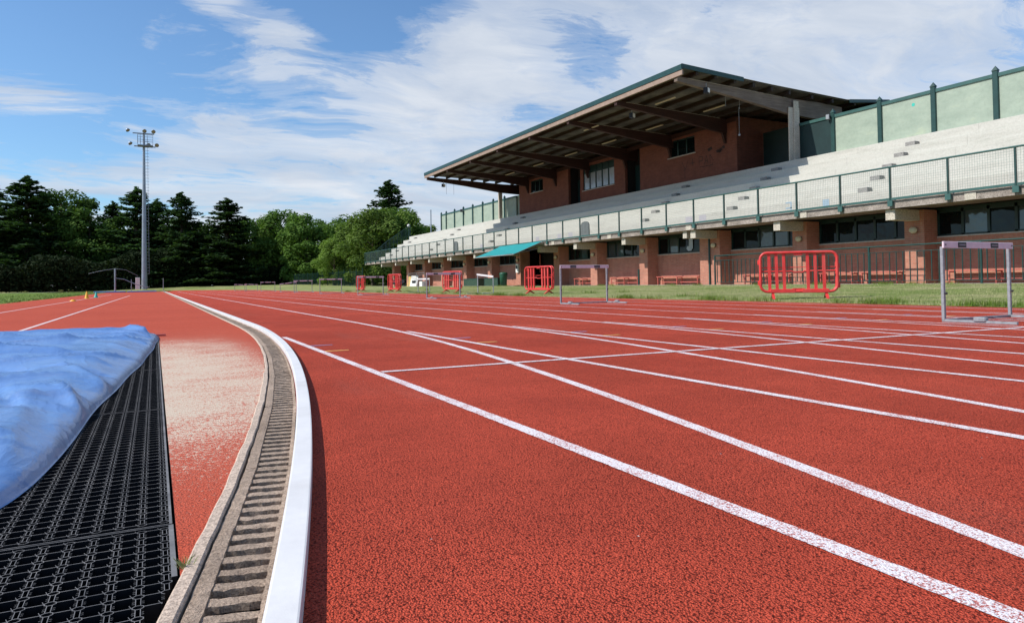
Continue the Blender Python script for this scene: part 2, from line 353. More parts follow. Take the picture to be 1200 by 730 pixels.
def mat_tarp():
    m, nt, b = newmat('blue_tarpaulin'); p = pos(nt)
    n1 = noise(nt, p, 2.2, 6, .65); n2 = noise(nt, p, 9, 6, .7); n3 = noise(nt, scaled(nt,p,(1,1,1)), 40, 5, .7)
    c = ramp(nt, n1, [(.3,(.095,.205,.46)),(.7,(.155,.275,.54))])
    na = noise(nt, scaled(nt,p,(3.0,9.0,6)), 1.0, 7, .75)
    d = ramp(nt, math_(nt,'ADD', math_(nt,'MULTIPLY',na,.75), math_(nt,'MULTIPLY',n3,.25)), [(.52,(0,0,0)),(.66,(1,1,1))])
    c = mix(nt, math_(nt,'MULTIPLY', d, .22), c, (.36,.34,.36))
    sx_ = N(nt,'ShaderNodeSeparateXYZ'); L(nt, p, sx_.inputs[0])
    s = ramp(nt, noise(nt, scaled(nt,p,(7,22,9)), 1.0, 5, .75), [(.66,(0,0,0)),(.72,(1,1,1))])
    c = mix(nt, math_(nt,'MULTIPLY', s, .45), c, (.42,.34,.27))
    L(nt, c, b.inputs['Base Color']); b.inputs['Roughness'].default_value = .23; b.inputs['Specular IOR Level'].default_value = .6
    mp = N(nt,'ShaderNodeMapping'); mp.inputs['Rotation'].default_value=(0,0,radians(35)); mp.inputs['Scale'].default_value=(1.6,.55,1); L(nt,p,mp.inputs[0])
    wv = N(nt,'ShaderNodeVectorMath',operation='ADD'); L(nt,mp.outputs[0],wv.inputs[0]); L(nt,scaled(nt,noise(nt,p,2.0,3,.5,1),(.35,.35,.35)),wv.inputs[1])
    r1 = math_(nt,'POWER', math_(nt,'SUBTRACT', 1.0, math_(nt,'ABSOLUTE', math_(nt,'MULTIPLY', math_(nt,'SUBTRACT', noise(nt,wv.outputs[0],3.2,3,.5), .5), 4.0)), True), 2.0)
    r2 = math_(nt,'POWER', math_(nt,'SUBTRACT', 1.0, math_(nt,'ABSOLUTE', math_(nt,'MULTIPLY', math_(nt,'SUBTRACT', noise(nt,wv.outputs[0],11,3,.5), .5), 5.0)), True), 2.0)
    h = math_(nt,'ADD', math_(nt,'MULTIPLY', r1, .16), math_(nt,'ADD', math_(nt,'MULTIPLY', r2, .05), math_(nt,'MULTIPLY', n3, .05)))
    L(nt, bump(nt, h, .016), b.inputs['Normal']); return m
M['tarp'] = mat_tarp()
M['bark'] = simple('bark', (.09,.07,.05), .9, .25, 6, bumpd=.02, bscale=15)
def mat_leaf(name, a, b_, trans=.25):
    m, nt, b = newmat(name); p = pos(nt)
    n = noise(nt, p, .55, 4, .6); n2 = noise(nt, p, 5, 2, .6)
    oi = N(nt,'ShaderNodeObjectInfo')
    c = mix(nt, ramp(nt, math_(nt,'ADD', math_(nt,'MULTIPLY',n,.6), math_(nt,'MULTIPLY',n2,.4)), [(.35,(0,0,0)),(.65,(1,1,1))]), a, b_)
    k = math_(nt,'ADD', math_(nt,'MULTIPLY', oi.outputs['Random'], .5), .75)
    c = mix(nt, 1.0, c, k, 'MULTIPLY')
    L(nt, c, b.inputs['Base Color']); b.inputs['Roughness'].default_value = .75; b.inputs['Specular IOR Level'].default_value = .08
    tr = N(nt,'ShaderNodeBsdfTranslucent'); L(nt, mix(nt,1.0,c,(1.3,1.5,.6),'MULTIPLY'), tr.inputs[0])
    ms = N(nt,'ShaderNodeMixShader'); ms.inputs[0].default_value = trans
    L(nt, b.outputs[0], ms.inputs[1]); L(nt, tr.outputs[0], ms.inputs[2])
    L(nt, ms.outputs[0], nt.nodes['Material Output'].inputs[0]); return m
M['leaf_dec'] = mat_leaf('broad_leaves', (.045,.095,.018), (.12,.20,.04))
M['leaf_con'] = mat_leaf('conifer_needles', (.022,.052,.02), (.065,.12,.042), .25)
M['leaf_lit'] = mat_leaf('sunlit_leaves', (.085,.145,.03), (.185,.26,.06), .3)  # brighter leaf copy; the sunlit look is put into the colour
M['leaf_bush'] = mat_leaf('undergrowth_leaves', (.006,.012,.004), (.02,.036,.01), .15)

# ------------------------------------------------------------------ track frame
X0, YT, R0 = 1.0916, 9.1313, 36.583      # outer face of the kerb on the straight, start of the straight, bend radius
XC = X0 - R0; LS = 84.39; YF = YT + LS
def on_path(s, off):
    """s: metres along the inner edge, 0 where the near bend meets the straight"""
    if s < 0: a = s/R0; return XC+(R0+off)*cos(a), YT+(R0+off)*sin(a), a
    if s <= LS: return X0+off, YT+s, 0.
    s2 = s-LS
    if s2 <= pi*R0: a = s2/R0; return XC+(R0+off)*cos(a), YF+(R0+off)*sin(a), a
    return XC-(R0+off), YF-(s2-pi*R0), pi
def steps(s0, s1, fine=False):
    out = []; s = s0
    while s < s1-1e-6:
        out.append(s)
        x, y, a = on_path(s, 0); d = hypot(x, y)
        s += .02 if (fine and d < 4) else .08 if d < 5 else .2 if d < 8 else (.8 if d < 30 else (2.0 if not (YT <= y <= YF and x > 0) else 5.0))
        if out[-1] < 0 < s: s = 0
        if out[-1] < LS < s: s = LS
    out.append(s1); return out
def strip(mb, o0, o1, s0, s1, z, jit=0, fine=False):
    ss = steps(s0, s1, fine); vs = []
    for s in ss:
        for o in (o0, o1): x,y,a = on_path(s,o+(random.uniform(-jit,jit) if s < 2 else 0)); vs.append((x,y,z))
    mb.add(vs, [(2*i,2*i+1,2*i+3,2*i+2) for i in range(len(ss)-1)])
S0, S1 = -38.0, LS+pi*R0+60

# base far below everything
g = MB(); g.add([(-900,-500,-.35),(900,-500,-.35),(900,1500,-.35),(-900,1500,-.35)],[(0,1,2,3)])
tag(g.obj('ground', M['soil']), kind='structure')
TW = 10.26
t = MB(); offs = [-.052,.6,1.8,3.6,6,8.5,TW]
for a,b in zip(offs[:-1],offs[1:]): strip(t, a, b, S0, S1, 0)
tag(t.obj('running_track', M['track']), kind='structure')
# skirt of the track down to soil on its inner side
# red area inside the kerb (long jump apron), rows across
def xk(y):
    r = R0-.2
    if y < YT: return XC+sqrt(max(0, r*r-(y-YT)**2))
    if y > YF: return XC+sqrt(max(0, r*r-(y-YF)**2))
    return XC+r
PX = .037
def rows(mb, ys, xl, xr, z=0, nx=6):
    vs = []
    for y in ys:
        a, b = xl(y), xr(y)
        for i in range(nx+1): vs.append((a+(b-a)*i/nx, y, z))
    w = nx+1
    mb.add(vs, [(j*w+i, j*w+i+1, (j+1)*w+i+1, (j+1)*w+i) for j in range(len(ys)-1) for i in range(nx)])
def fr(a, b, n): return [a+(b-a)*i/n for i in range(n+1)]
# where the inner edge meets the pit
yi = YT-sqrt((R0-.2)**2-(PX-XC)**2)
ap = MB(); rows(ap, fr(yi, 7.85, 40), lambda y: PX, xk)
rows(ap, fr(7.85, 11, 6), lambda y: PX, xk); rows(ap, fr(7.85, 11, 6), lambda y: -4.8, lambda y: PX)
rows(ap, fr(11, 95, 60), lambda y: -4.8, xk)
rows(ap, fr(-6, 7.85, 10), lambda y: -4.8, lambda y: -3.1)
tag(ap.obj('jump_apron', M['sandy']), kind='structure')
pf = MB(); rows(pf, fr(-6, 7.85, 60), lambda y: -3.1, lambda y: min(PX, xk(y)), -.034, 3)
pf.add([(PX,yi-.05,-.034),(PX,7.85,-.034),(PX,7.85,0),(PX,yi-.05,0)],[(0,1,2,3)])
pf.add([(-3.1,7.85,-.034),(PX,7.85,-.034),(PX,7.85,0),(-3.1,7.85,0)],[(0,1,2,3)])
tag(pf.obj('pit_floor', M['pit']), kind='structure')
# mortar edging on the field side of the drain
ed = MB()
for a,b,z,zz in ((-.206,-.1795,.0,.004),):
    ss = steps(-14, LS+60); vs = []
    for i,s in enumerate(ss):
        j = .0012*sin(s*9.1)+.0012*sin(s*23.7+1)+random.uniform(-.0008,.0008); w = .008 if s > -5 else .0
        for o,z_ in ((a+w+j,-.05),(a+w+j,.002),(a+w+j+.004,.006),(b+j*.8-.003,.006),(b+j*.8,.002),(b+j*.8,-.08)):
            x,y,_ = on_path(s,o); vs.append((x,y,z_))
    ed.add(vs, [(6*i+k,6*i+k+1,6*i+7+k,6*i+6+k) for i in range(len(ss)-1) for k in range(5)])
tag(ed.obj('edging_strip', M['edging']), kind='structure')

# drain bed and covers
db = MB(); strip(db, -.18, -.05, -16, LS+60, -.12)
tag(db.obj('drain_bed', M['pit']), kind='structure')
def grate_bm(seed, hi=True, last=False):
    rnd = random.Random(seed); mb = MB(); Lc = .997
    xa, xb = -.176, -.055   # outer edges (local x = offset)
    sl, sr = -.149, -.066
    nS = 17; p = Lc/nS
    def blk(x0,x1,y0,y1,z0,z1,nx,ny,jit,smooth=False):
        # rough block : top grid + sides
        def P(i,j):
            x = x0+(x1-x0)*i/nx; y = y0+(y1-y0)*j/ny
            e = (i in (0,nx)) or (j in (0,ny))
            return (x+rnd.uniform(-jit,jit)*(1 if e else .3), y+rnd.uniform(-jit,jit)*(1 if e else .3), z1-(abs(rnd.gauss(0,jit*1.1)) if e else rnd.uniform(0,jit*.6)))
        vs = [P(i,j) for j in range(ny+1) for i in range(nx+1)]; w = nx+1
        fs = [(j*w+i,j*w+i+1,(j+1)*w+i+1,(j+1)*w+i) for j in range(ny) for i in range(nx)]
        bd = [(i,0) for i in range(nx)]+[(nx,j) for j in range(ny)]+[(i,ny) for i in range(nx,0,-1)]+[(0,j) for j in range(ny,0,-1)]
        o = len(vs)
        for (i,j) in bd: q = vs[j*w+i]; vs.append((q[0],q[1],z0))
        nb = len(bd)
        for k in range(nb):
            a = bd[k][1]*w+bd[k][0]; b2 = bd[(k+1)%nb]; c = b2[1]*w+b2[0]
            fs.append((a,o+k,o+(k+1)%nb,c))
        mb.add(vs, fs)
    n = 50 if hi else 4; jt = .0008 if hi else 0
    blk(xa,sl,0,Lc,-.05,.0,3 if hi else 1,n,jt); blk(sr,xb,0,Lc,-.05,.0,2 if hi else 1,n,jt)
    for k in range(nS+1):
        w = .0275+rnd.uniform(-.002,.002)
        y0 = k*p-w/2; y1 = k*p+w/2
        if k == 0: y0 = 0.0
        if k == nS: y1 = Lc
        if k == nS and last: continue
        blk(sl-.004,sr+.004,y0,y1,-.016,-.003,8 if hi else 1,3 if hi else 1,jt*1.3)
    return mb
grp = 'concrete drain covers laid along the kerb'
protos = [grate_bm(i).mesh('drain_cover', M['drain']) for i in range(3)]
lowp = grate_bm(9, False).mesh('drain_cover', M['drain'])
root = None
for k in range(-3, 76):
    s = k-8.2
    me = protos[k%3] if k < 9 else lowp
    o = bpy.data.objects.new('drain_cover', me); COL.objects.link(o)
    x, y, a = on_path(s+.5, 0)
    # chord frame: place so that the cover follows the bend
    o.location = (x-cos(a)*0+sin(a)*.5, y-cos(a)*.5, random.uniform(-.002,.001)); o.rotation_euler = (0,0,a)
    tag(o, 'grey slotted concrete drain cover in the line running inside the white kerb', 'drain cover', grp)
# white kerb sections
def kerb_section(s0, s1):
    mb = MB(); prof = [(-.050,-.01),(-.0505,.030),(-.0495,.0330),(-.046,.0340),(-.004,.0340),(-.001,.0330),(0,.030),(0.001,-.01)]
    ss = [s0+(s1-s0)*i/max(2,int((s1-s0)/.12 if s0<8 else (s1-s0)/.8)) for i in range(max(2,int((s1-s0)/.12 if s0<8 else (s1-s0)/.8))+1)]
    vs = []
    for s in ss:
        for o,z in prof: x,y,_ = on_path(s,o); vs.append((x,y,z))
    n = len(prof); mb.smooth = False
    mb.add(vs, [(n*i+k,n*i+k+1,n*i+n+k+1,n*i+n+k) for i in range(len(ss)-1) for k in range(n-1)])
    mb.smooth = False
    mb.add(vs[:n],[tuple(range(n))]); mb.add(vs[-n:],[tuple(range(n-1,-1,-1))])
    return mb
s = -5.75-4*3
while s < LS+40:
    mb = kerb_section(s+.002, s+3.998)
    o = mb.obj('kerb_section', M['kerb']); tag(o, 'low white kerb section edging the inside lane of the red track', 'kerb', 'white kerb sections around the inside lane')
    s += 4.0

# painted lines
def line_obj(name, mb, mat, label, cat='line marking', group=None):
    o = mb.obj(name, mat); o['kind'] = 'structure'; return o
ln = MB()
for k in range(1,9): strip(ln, 1.22*k-.025, 1.22*k+.025, S0, LS-4 if k < 8 else S1, .0012, .0014, True)
line_obj('lane_lines', ln, M['line'], '')
ln = MB()
for k in range(0,8):
    x = X0+1.22*k; ys = fr(-30,0,30)+fr(0.02, 6.9, 345)
    vs = []
    for y in ys: vs += [(x-.025+random.uniform(-.0014,.0014),y,.0022),(x+.025+random.uniform(-.0014,.0014),y,.0022)]
    ln.add(vs, [(2*i,2*i+1,2*i+3,2*i+2) for i in range(len(ys)-1)])
ys = [(X0+.03,3.80),(10.8,3.80-.036*9.7)]
ln.add([(ys[0][0],ys[0][1]-.025,.0032),(ys[1][0],ys[1][1]-.025,.0032),(ys[1][0],ys[1][1]+.025,.0032),(ys[0][0],ys[0][1]+.025,.0032)],[(0,1,2,3)])
# small staggered exchange marks farther up the straight
for (xa,xb,yy) in ((8.45,9.55,5.9),):
    pass
line_obj('start_lines', ln, M['line'], '')
for nm,yy,mt in (('blue_lane_marks',5.76,'blue_mark'),('yellow_lane_marks',5.22,'yellow_mark')):
    mb = MB()
    for k in range(0,7):
        x = X0+1.22*k+.03
        d = -.018*k*1.22
        mb.box(x+.0,x+.17,yy+d-.02,yy+d+.02,.0002,.0030)
    line_obj(nm, mb, M[mt], '')
ln = MB()
def gl(x,y0,y1,w=.05): ln.box(x-w/2,x+w/2,y0,y1,.0005,.002)
gl(-2.95,7.95,62); gl(-1.42,7.95,52)
line_obj('runway_lines', ln, M['line_far'], '')

# grass
def gh(d): # height of the lawn at distance d from the outer edge of the track
    if d < 0: return 0.
    return .015+.19*min(1,d/9.5)+ (0 if d < 12 else .004*min(40,d-12))
ds = [0,.3,1,2.5,4.5,7,9.5,12.1,20,45,90,200,500]
gr = MB(); ss = steps(S0,S1); vs = []
for s in ss:
    for d in ds:
        x,y,_ = on_path(s,TW+d); k_ = max(0,min(1,(s-LS)/15)); vs.append((x,y,gh(d)+k_*.42*min(1,d/12)-(.03 if d==0 else 0)))
w = len(ds)
gr.add(vs, [(i*w+k,i*w+k+1,(i+1)*w+k+1,(i+1)*w+k) for i in range(len(ss)-1) for k in range(w-1)])
tag(gr.obj('outer_lawn', M['grass']), kind='structure')
gi = MB()
rows(gi, fr(-30,95,30), lambda y: -70, lambda y: -4.8, -.002, 4)
rows(gi, fr(95,129.5,20), lambda y: -70 if y < YF else max(-80, 2*XC-xk(y)), xk, .02, 6)
tag(gi.obj('infield_lawn', M['lawn_fresh']), kind='structure')

# blades of grass
def blades(name, n, region, hmin, hmax, w, mat='blades'):
    rnd = random.Random(hash(name)%1000 if False else len(name)); mb = MB()
    for _ in range(n):
        x,y,z = region(rnd); a = rnd.uniform(0,2*pi); h = rnd.uniform(hmin,hmax); l = rnd.uniform(0,.5)*h; b = rnd.uniform(0,2*pi)
        dx,dy = cos(a)*w/2, sin(a)*w/2
        mb.add([(x-dx,y-dy,z),(x+dx,y+dy,z),(x+cos(b)*l,y+sin(b)*l,z+h)],[(0,1,2)])
    return tag(mb.obj(name, M[mat], None, False), kind='stuff')
def reg_right(r):
    d = 12*r.random()**1.25; y = 3.0+ 52*r.random()**1.9
    # patches
    return (X0+TW+d-.04+.03*sin(y*3), y, gh(d)-.01)
o = blades('grass', 70000, reg_right, .015, .055, .010); tag(o, 'patchy green and straw coloured grass between the red track and the grandstand', 'grass')
def reg_left(r):
    if r.random() < .5: return (-4.8-8*r.random()**1.5, 20+60*r.random()**1.3, -.01)
    return (r.uniform(-12,2), r.uniform(95,118), .01)
def reg_tufts(r):
    k = int(r.random()*70); rr_ = random.Random(k*7+1); y0 = 4+45*rr_.random()**1.5; d0 = rr_.choice([0.05,0.1,.3,12.0,12.1,rr_.uniform(0,12)])
    d = d0+r.gauss(0,.09); return (X0+TW+d, y0+r.gauss(0,.22), gh(max(0,d))-.01)
o = blades('tall_grass_tufts', 9000, reg_tufts, .05, .15, .012, 'lawn_fresh'); tag(o, 'taller green grass tufts scattered along the track edge and the pavement', 'grass')
o = blades('infield_grass', 14000, reg_left, .04,.10,.03, 'lawn_fresh'); tag(o, 'short green grass of the infield left of the red apron', 'grass')
# tuft in the joint beside the drain
def reg_tuft(r): 
    a = r.uniform(0,2*pi); q = r.random()*.012
    return (.048+cos(a)*q, 1.36+sin(a)*q, -.005)
mb = MB(); rnd = random.Random(3)
for _ in range(46):
    x,y,z = reg_tuft(rnd); h = rnd.uniform(.008,.03); a = rnd.uniform(0,6.3); b = rnd.uniform(0,6.3); l = h*rnd.uniform(.2,.8)
    mb.add([(x-cos(a)*.0007,y-sin(a)*.0007,z),(x+cos(a)*.0007,y+sin(a)*.0007,z),(x+cos(b)*l*.5+cos(a)*.0004,y+sin(b)*l*.5,z+h*.65),(x+cos(b)*l,y+sin(b)*l,z+h)],[(0,1,2),(0,2,3)])
tag(mb.obj('weed_tuft', M['blades'],None,False), 'tiny dry grass tuft growing in the joint between mat and drain', 'weed')

# ------------------------------------------------------------------ rubber mats and tarpaulin
def mat_piece(y0, y1, x0=-.985, x1=.028, clip=False):
    mb = MB(); P = .0405; h0, h1 = -.022, .002; wth = .0028
    def wall(ax, ay, bx, by, w=wth, top=h1):
        w *= .62
        if clip and max(ax,bx) > xk(min(ay,by))-.012-.0: return
        mb.bar((ax,ay,(h0+top)/2),(bx,by,(h0+top)/2), w, top-h0)
    nx = int(round((x1-x0)/P)); ny = int(round((y1-y0)/P)); P2 = (y1-y0)/ny
    rx, ry = .0085, .0075
    for i in range(nx):
        cx = x1-.012-i*P
        for j in range(ny):
            cy = y0+(j+.5)*P2
            pts = [(cx+rx*cos(a), cy+ry*sin(a)) for a in [pi/8+k*pi/4 for k in range(8)]]
            for k in range(8): wall(*pts[k], *pts[(k+1)%8], .0024)
            # ladder up to the next ring
            if j < ny-1:
                wall(cx-.0036,cy+ry*.9,cx-.0036,cy+P2-ry*.9,.0018); wall(cx+.0036,cy+ry*.9,cx+.0036,cy+P2-ry*.9,.0018)
                wall(cx-.0085,cy+P2*.42,cx-.0036,cy+P2*.42,.0016,h1-.001); wall(cx+.0036,cy+P2*.58,cx+.0085,cy+P2*.58,.0016,h1-.001)
                wall(cx-.0085,cy+P2*.58,cx-.0036,cy+P2*.58,.0016,h1-.001); wall(cx+.0036,cy+P2*.42,cx+.0085,cy+P2*.42,.0016,h1-.001)
            if i < nx-1:
                wall(cx-rx*.95,cy+.001,cx-P+rx*.95,cy+.001,.0026)
                wall(cx-rx*.9,cy+.001,cx-rx-.004,cy+P2*.42,.0013,h1-.002)
    for (ax,ay,bx,by) in ((x0,y0,x1,y0),(x0,y1,x1,y1),(x0,y0,x0,y1)): 
        if clip and ay==by==y0: continue
        wall(ax,ay,bx,by,.004)
    if not clip: wall(x1,y0,x1,y1,.009)
    else: mb.bar((x1,yi+.03,-.01),(x1,y1,-.01),.009,.025)
    return mb
labels = ['black open-cell rubber mat nearest the camera, cut off by the drain edging',
 'black open-cell rubber mat with the first cross seam at its near end',
 'black open-cell rubber mat beside the middle of the sand spill',
 'black open-cell rubber mat fourth from the near end, half hidden by the tarpaulin',
 'black open-cell rubber mat at the far end of the pit beside the tarpaulin corner']
edges = [(.30,1.612),(1.62,3.15),(3.158,4.688),(4.696,6.226),(6.234,7.764)]
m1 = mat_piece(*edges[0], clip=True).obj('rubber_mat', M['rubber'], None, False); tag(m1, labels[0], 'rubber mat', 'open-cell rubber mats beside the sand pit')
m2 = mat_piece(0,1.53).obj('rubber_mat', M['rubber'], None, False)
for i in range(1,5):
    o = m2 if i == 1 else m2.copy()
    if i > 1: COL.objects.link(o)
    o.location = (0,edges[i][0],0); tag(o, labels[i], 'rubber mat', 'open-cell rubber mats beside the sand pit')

# tarpaulin : height field over the covered pit
EDGE = [(1.0,-2.6),(1.25,-1.3),(1.45,-.62),(1.62,-.45),(1.84,-.325),(2.01,-.275),(2.3,-.25),(2.62,-.238),(3.0,-.222),(3.4,-.2),(4.0,-.155),(4.91,-.085),(5.8,-.03),(6.6,.005),(7.3,.03),(7.78,.034)]
def xe(y):
    for (a,b),(c,d) in zip(EDGE[:-1],EDGE[1:]):
        if a <= y <= c:
            t_ = (y-a)/(c-a); return b+(d-b)*t_
    return EDGE[-1][1]
def xes(y): # smoothed
    return sum(xe(min(7.78,max(1.0,y+k*.06))) for k in (-2,-1,0,1,2))/5
from mathutils import noise as mn
def ridge(x,y,ax,ay,bx,by,w,h,sh=1.0):
    vx,vy = bx-ax,by-ay; L2 = vx*vx+vy*vy
    t_ = max(0,min(1,((x-ax)*vx+(y-ay)*vy)/L2)); dx,dy = x-ax-t_*vx, y-ay-t_*vy
    side = 1 if (vx*dy-vy*dx) > 0 else sh
    d = hypot(dx,dy)/(w*side); return h*1.25*math.exp(-abs(d)**1.0)*(1-.35*t_)*min(1,t_*6+.25)
RID = [(-.19,3.3,-.9,3.05,.022,.020,.6),(-.10,5.0,-1.0,4.5,.03,.024,.6),(.0,6.6,-1.2,6.0,.03,.022,.6),(-.3,2.35,-1.2,2.1,.02,.014,.6),(.0,7.0,-.5,7.45,.02,.03,.6),(-.35,3.9,-1.4,3.5,.03,.022,.6),(-.6,5.6,-1.9,5.0,.04,.03,.6),
 (-.02,6.2,-.5,6.9,.022,.02,.5),(-.22,2.0,-.30,2.9,.02,.010,.6),(-.42,2.9,-.62,3.7,.05,-.035,.7),(-.55,4.2,-1.0,4.9,.06,-.03,.7),(-.2,4.1,-.5,4.3,.03,-.018,.8),(-.3,5.1,-.9,5.3,.04,-.02,.7),(-.25,6.6,-.9,6.7,.05,-.022,.7),(-.28,3.0,-.5,3.15,.018,.014,.6),(-.25,3.3,-.6,3.6,.02,.016,.6),(-.2,4.5,-.55,4.9,.02,.014,.6),(-.1,6.9,-.7,7.1,.03,.02,.6),
 (-.17,2.75,-.36,3.5,.030,.045,.5),(-.13,3.55,-.42,4.3,.05,.032,.6),(-.06,7.25,-.22,7.6,.05,.06,.6),(-.2,7.55,-1.4,7.45,.06,.03,.8),
 (-.45,5.2,-1.3,5.7,.10,.035,.6),(-.5,6.3,-1.5,6.35,.10,.04,.6),(-.7,3.6,-1.3,4.2,.09,.035,.6),(-.33,2.1,-.45,3.3,.05,.02,.7),(-.3,4.6,-.8,4.7,.06,.022,.5),
 (-.36,2.4,-.75,2.7,.05,.02,.7),(-.9,6.9,-2.2,6.7,.12,.045,.6),(-.1,5.4,-.5,6.2,.05,.012,.7)]
tp = MB(); tp.smooth = True; ys = []; y = 1.0
while y < 7.8: ys.append(y); y += .022 if y < 4.5 else .022
ys += [7.80,7.82,7.85,7.87]
prof = [0,.002,.006,.012,.020,.030,.042,.056,.072,.09,.11]; u = .13
while u < 3.0: prof.append(u); u += .022 if u < .9 else .05
vs = []
for y in ys:
    e = xes(y)
    slope = abs(xes(y+.02)-xes(y-.02))/.04; k = 1/sqrt(1+slope*slope)
    e += .004*sin(y*5.3)
    for u in prof:
        x = e-u
        d = u*k
        q_ = min(1,d/.24); hh = .036*(1-math.exp(-(d/.016)**1.3)) + .052*q_*q_*(3-2*q_)
        f = min(1,d/.06)
        z = hh + f*sum(ridge(x,y,*r) for r in RID)
        z += f*.014*mn.noise(Vector((x*1.9,y*.9,3.3))) + f*.004*(1-abs(mn.noise(Vector((x*3.3+y*.8,y*1.3-x*.7,5.3))))*2.2)**2 + f*.002*(1-min(1,abs(mn.noise(Vector((x*8+y*2,y*3.1-x*2,2.3))))*3.0))**2
        z += f*.05*max(0,u-.5)/2.5
        if y > 7.66:
            q = min(1,(y-7.66)/.21); z *= sqrt(max(0,1-q*q)) ; z = max(z,.004)
        z = max(z, .004)-.0*u
        if u == 0: z = .003
        vs.append((x, y+.012*sin(x*5)*(1 if y > 7.5 else 0), z))
w = len(prof)
tp.add(vs, [(j*w+i, (j+1)*w+i, (j+1)*w+i+1, j*w+i+1) for j in range(len(ys)-1) for i in range(w-1)])
tag(tp.obj('tarpaulin', M['tarp'], None, False), 'crumpled bright blue tarpaulin draped over the sand pit beside the black mats', 'tarpaulin')
# sand pit board at the far end
b = MB(); b.box(-3.1,-1.5,8.0,8.06,-.02,.045)
tag(b.obj('pit_board', M['edging']), 'pale timber board lying across the far end of the covered pit', 'board')
b = MB(); b.box(-.1,.10,7.90,7.94,-.02,.02)
tag(b.obj('mat_end_strip', M['red_paint']), 'short dark red edging strip at the far end of the rubber mats', 'edging strip')

# cones and marker disc
def cone(name, label, mat, x, y, h, r):
    o = thing(name, label, 'cone', (x,y,0))
    a = MB(); a.lathe([(0,h),(r*.16,h),(r*.2,h*.97),(r*.8,.03),(r*.85,.02)]); a.obj('cone_body', mat, o)
    a = MB(); a.bevbox(-r*1.05,r*1.05,-r*1.05,r*1.05,0,.022,.01); a.obj('cone_base', mat, o)
cone('marker_cone','tall yellow training cone standing on the runway line',M['cone_y'],-2.98,40.3,.36,.115)
cone('marker_cone','smaller teal training cone behind the yellow one',M['cone_g'],-2.8,43.6,.30,.12)
a = MB(); a.lathe([(.05,.06),(.055,.055),(.12,.012),(.125,0)], (-2.9,32.9,0))
tag(a.obj('marker_disc', M['cone_y']), 'flat yellow marker disc lying in front of the yellow cone', 'marker disc')

# blue mats far away
mt = thing('landing_mat','low blue landing mat lying at the far end of the red apron','mat',(-2.9,92.5,0))
a = MB(); a.bevbox(-3.2,-.1,-1,1,0,.16,.03); a.obj('mat_pad', M['blue_mat'], mt)
a = MB(); a.bevbox(.1,3.1,-1,1,0,.14,.03); a.obj('mat_pad', M['blue_mat'], mt)

# ------------------------------------------------------------------ hurdles
def hurdle(label, x, y, rz, h=.84, tilt=0., bar='bar_white', group='hurdles left standing along the track', z=0, W=1.26, weights=True, patches=True):
    o = thing('hurdle', label, 'hurdle', (x,y,z), rz, group)
    for sx,nm in ((0,'l'),(W-.04,'r')):
        hp = h+ (tilt/2 if sx else -tilt/2)
        a = MB(); a.bevbox(sx,sx+.036,-.012,.020,.02,hp-.055,.004)
        a.obj('upright', M['galv'], o)
        a = MB(); a.bevbox(sx+.003,sx+.033,-.70,.02,.0,.028,.004); a.obj('foot', M['galv'], o)
        if weights:
            a = MB(); a.bevbox(sx-.012,sx+.052,-.42,-.30,.022,.062,.01); a.obj('counterweight', M['galv'], o)
        a = MB(); a.tube([(sx+.018,-.02,.30),(sx+.018,-.035,.30)],.012,8); a.obj('adjusting_knob', M['black'], o)
    a = MB(); a.bevbox(.036,W-.04,-.008,.018,.004,.030,.003); a.obj('base_rail', M['galv'], o)
    br = bpy.data.objects.new('crossbar', None)
    a = MB(); a.bevbox(-.012,W+.012,-.032,-.012,-.035,.035,.004)
    for f in (0,): pass
    br = a.obj('crossbar', M[bar], o); br.location = (0,0,h-.035)
    if tilt:
        br.rotation_euler = (0,-math.asin(tilt/W),0); br.location = (0,0,h-.035-tilt/2)
    if patches:
        for px in (.25, .88):
            a = MB(); a.box(px,px+.15,-.0352,-.0325,-.028,.028); q = a.obj('black_label', M['black'], br)
            a = MB()
            for k in range(9): a.box(px+.018+k*.0132,px+.027+k*.0132,-.0372,-.0355,-.008,.008)
            a.obj('label_print', M['print'], br) if False else None
            # faint pale lettering band on the label
            c = a.obj('black_label', M['print'], br)
    else:
        pass
    a = MB(); a.tube([(.02,-.034,0),(.02,-.038,0)],.008,8); a.tube([(W-.02,-.034,0),(W-.02,-.038,0)],.008,8); a.obj('bolt', M['black'], br)
    return o
hurdle('largest nearest hurdle with pinkish white bar at the right edge', 7.42,4.50,.02,.85,W=1.33)
hurdle('white barred hurdle standing before the brick pier and bench', 7.78,12.92,.02,.84)
hurdle('white barred hurdle standing before the second nearest pair of red barriers', 7.84,21.4,.10,.835)
hurdle('white barred hurdle overlapping the two farthest red barriers', 8.25,31.6,.08,.86)
hurdle('level hurdle fifth from the camera in front of the green mesh fence', 8.33,40.2,0,.85)
hurdle('level hurdle just right of the tilted ones, before dark trees', 8.6,50.0,0,.84)
hurdle('tilted hurdle whose bar rises to the right, before dark trees', 8.75,57,0,.72,.16)
hurdle('tallest of the farthest hurdles before the dark trees', 8.6,67,0,.86)
hurdle('far low hurdle with slightly drooping bar, second from the left', 8.2,76,0,.70,-.06)
hurdle('leftmost and farthest hurdle with bar sagging to the right', 8.0,84,0,.70,-.10)
g2 = 'plain white hurdles on the grass by the barriers'
hurdle('plain white hurdle on the grass with bar sloping down to the right', 12.0,26.6,-1.10,.78,-.10,'bar_plain',g2,gh(1),.85,False,False)
hurdle('small plain white hurdle on the grass between two red barriers', 12.2,34.6,-1.1,.72,0,'bar_plain',g2,gh(1.2),.85,False,False)

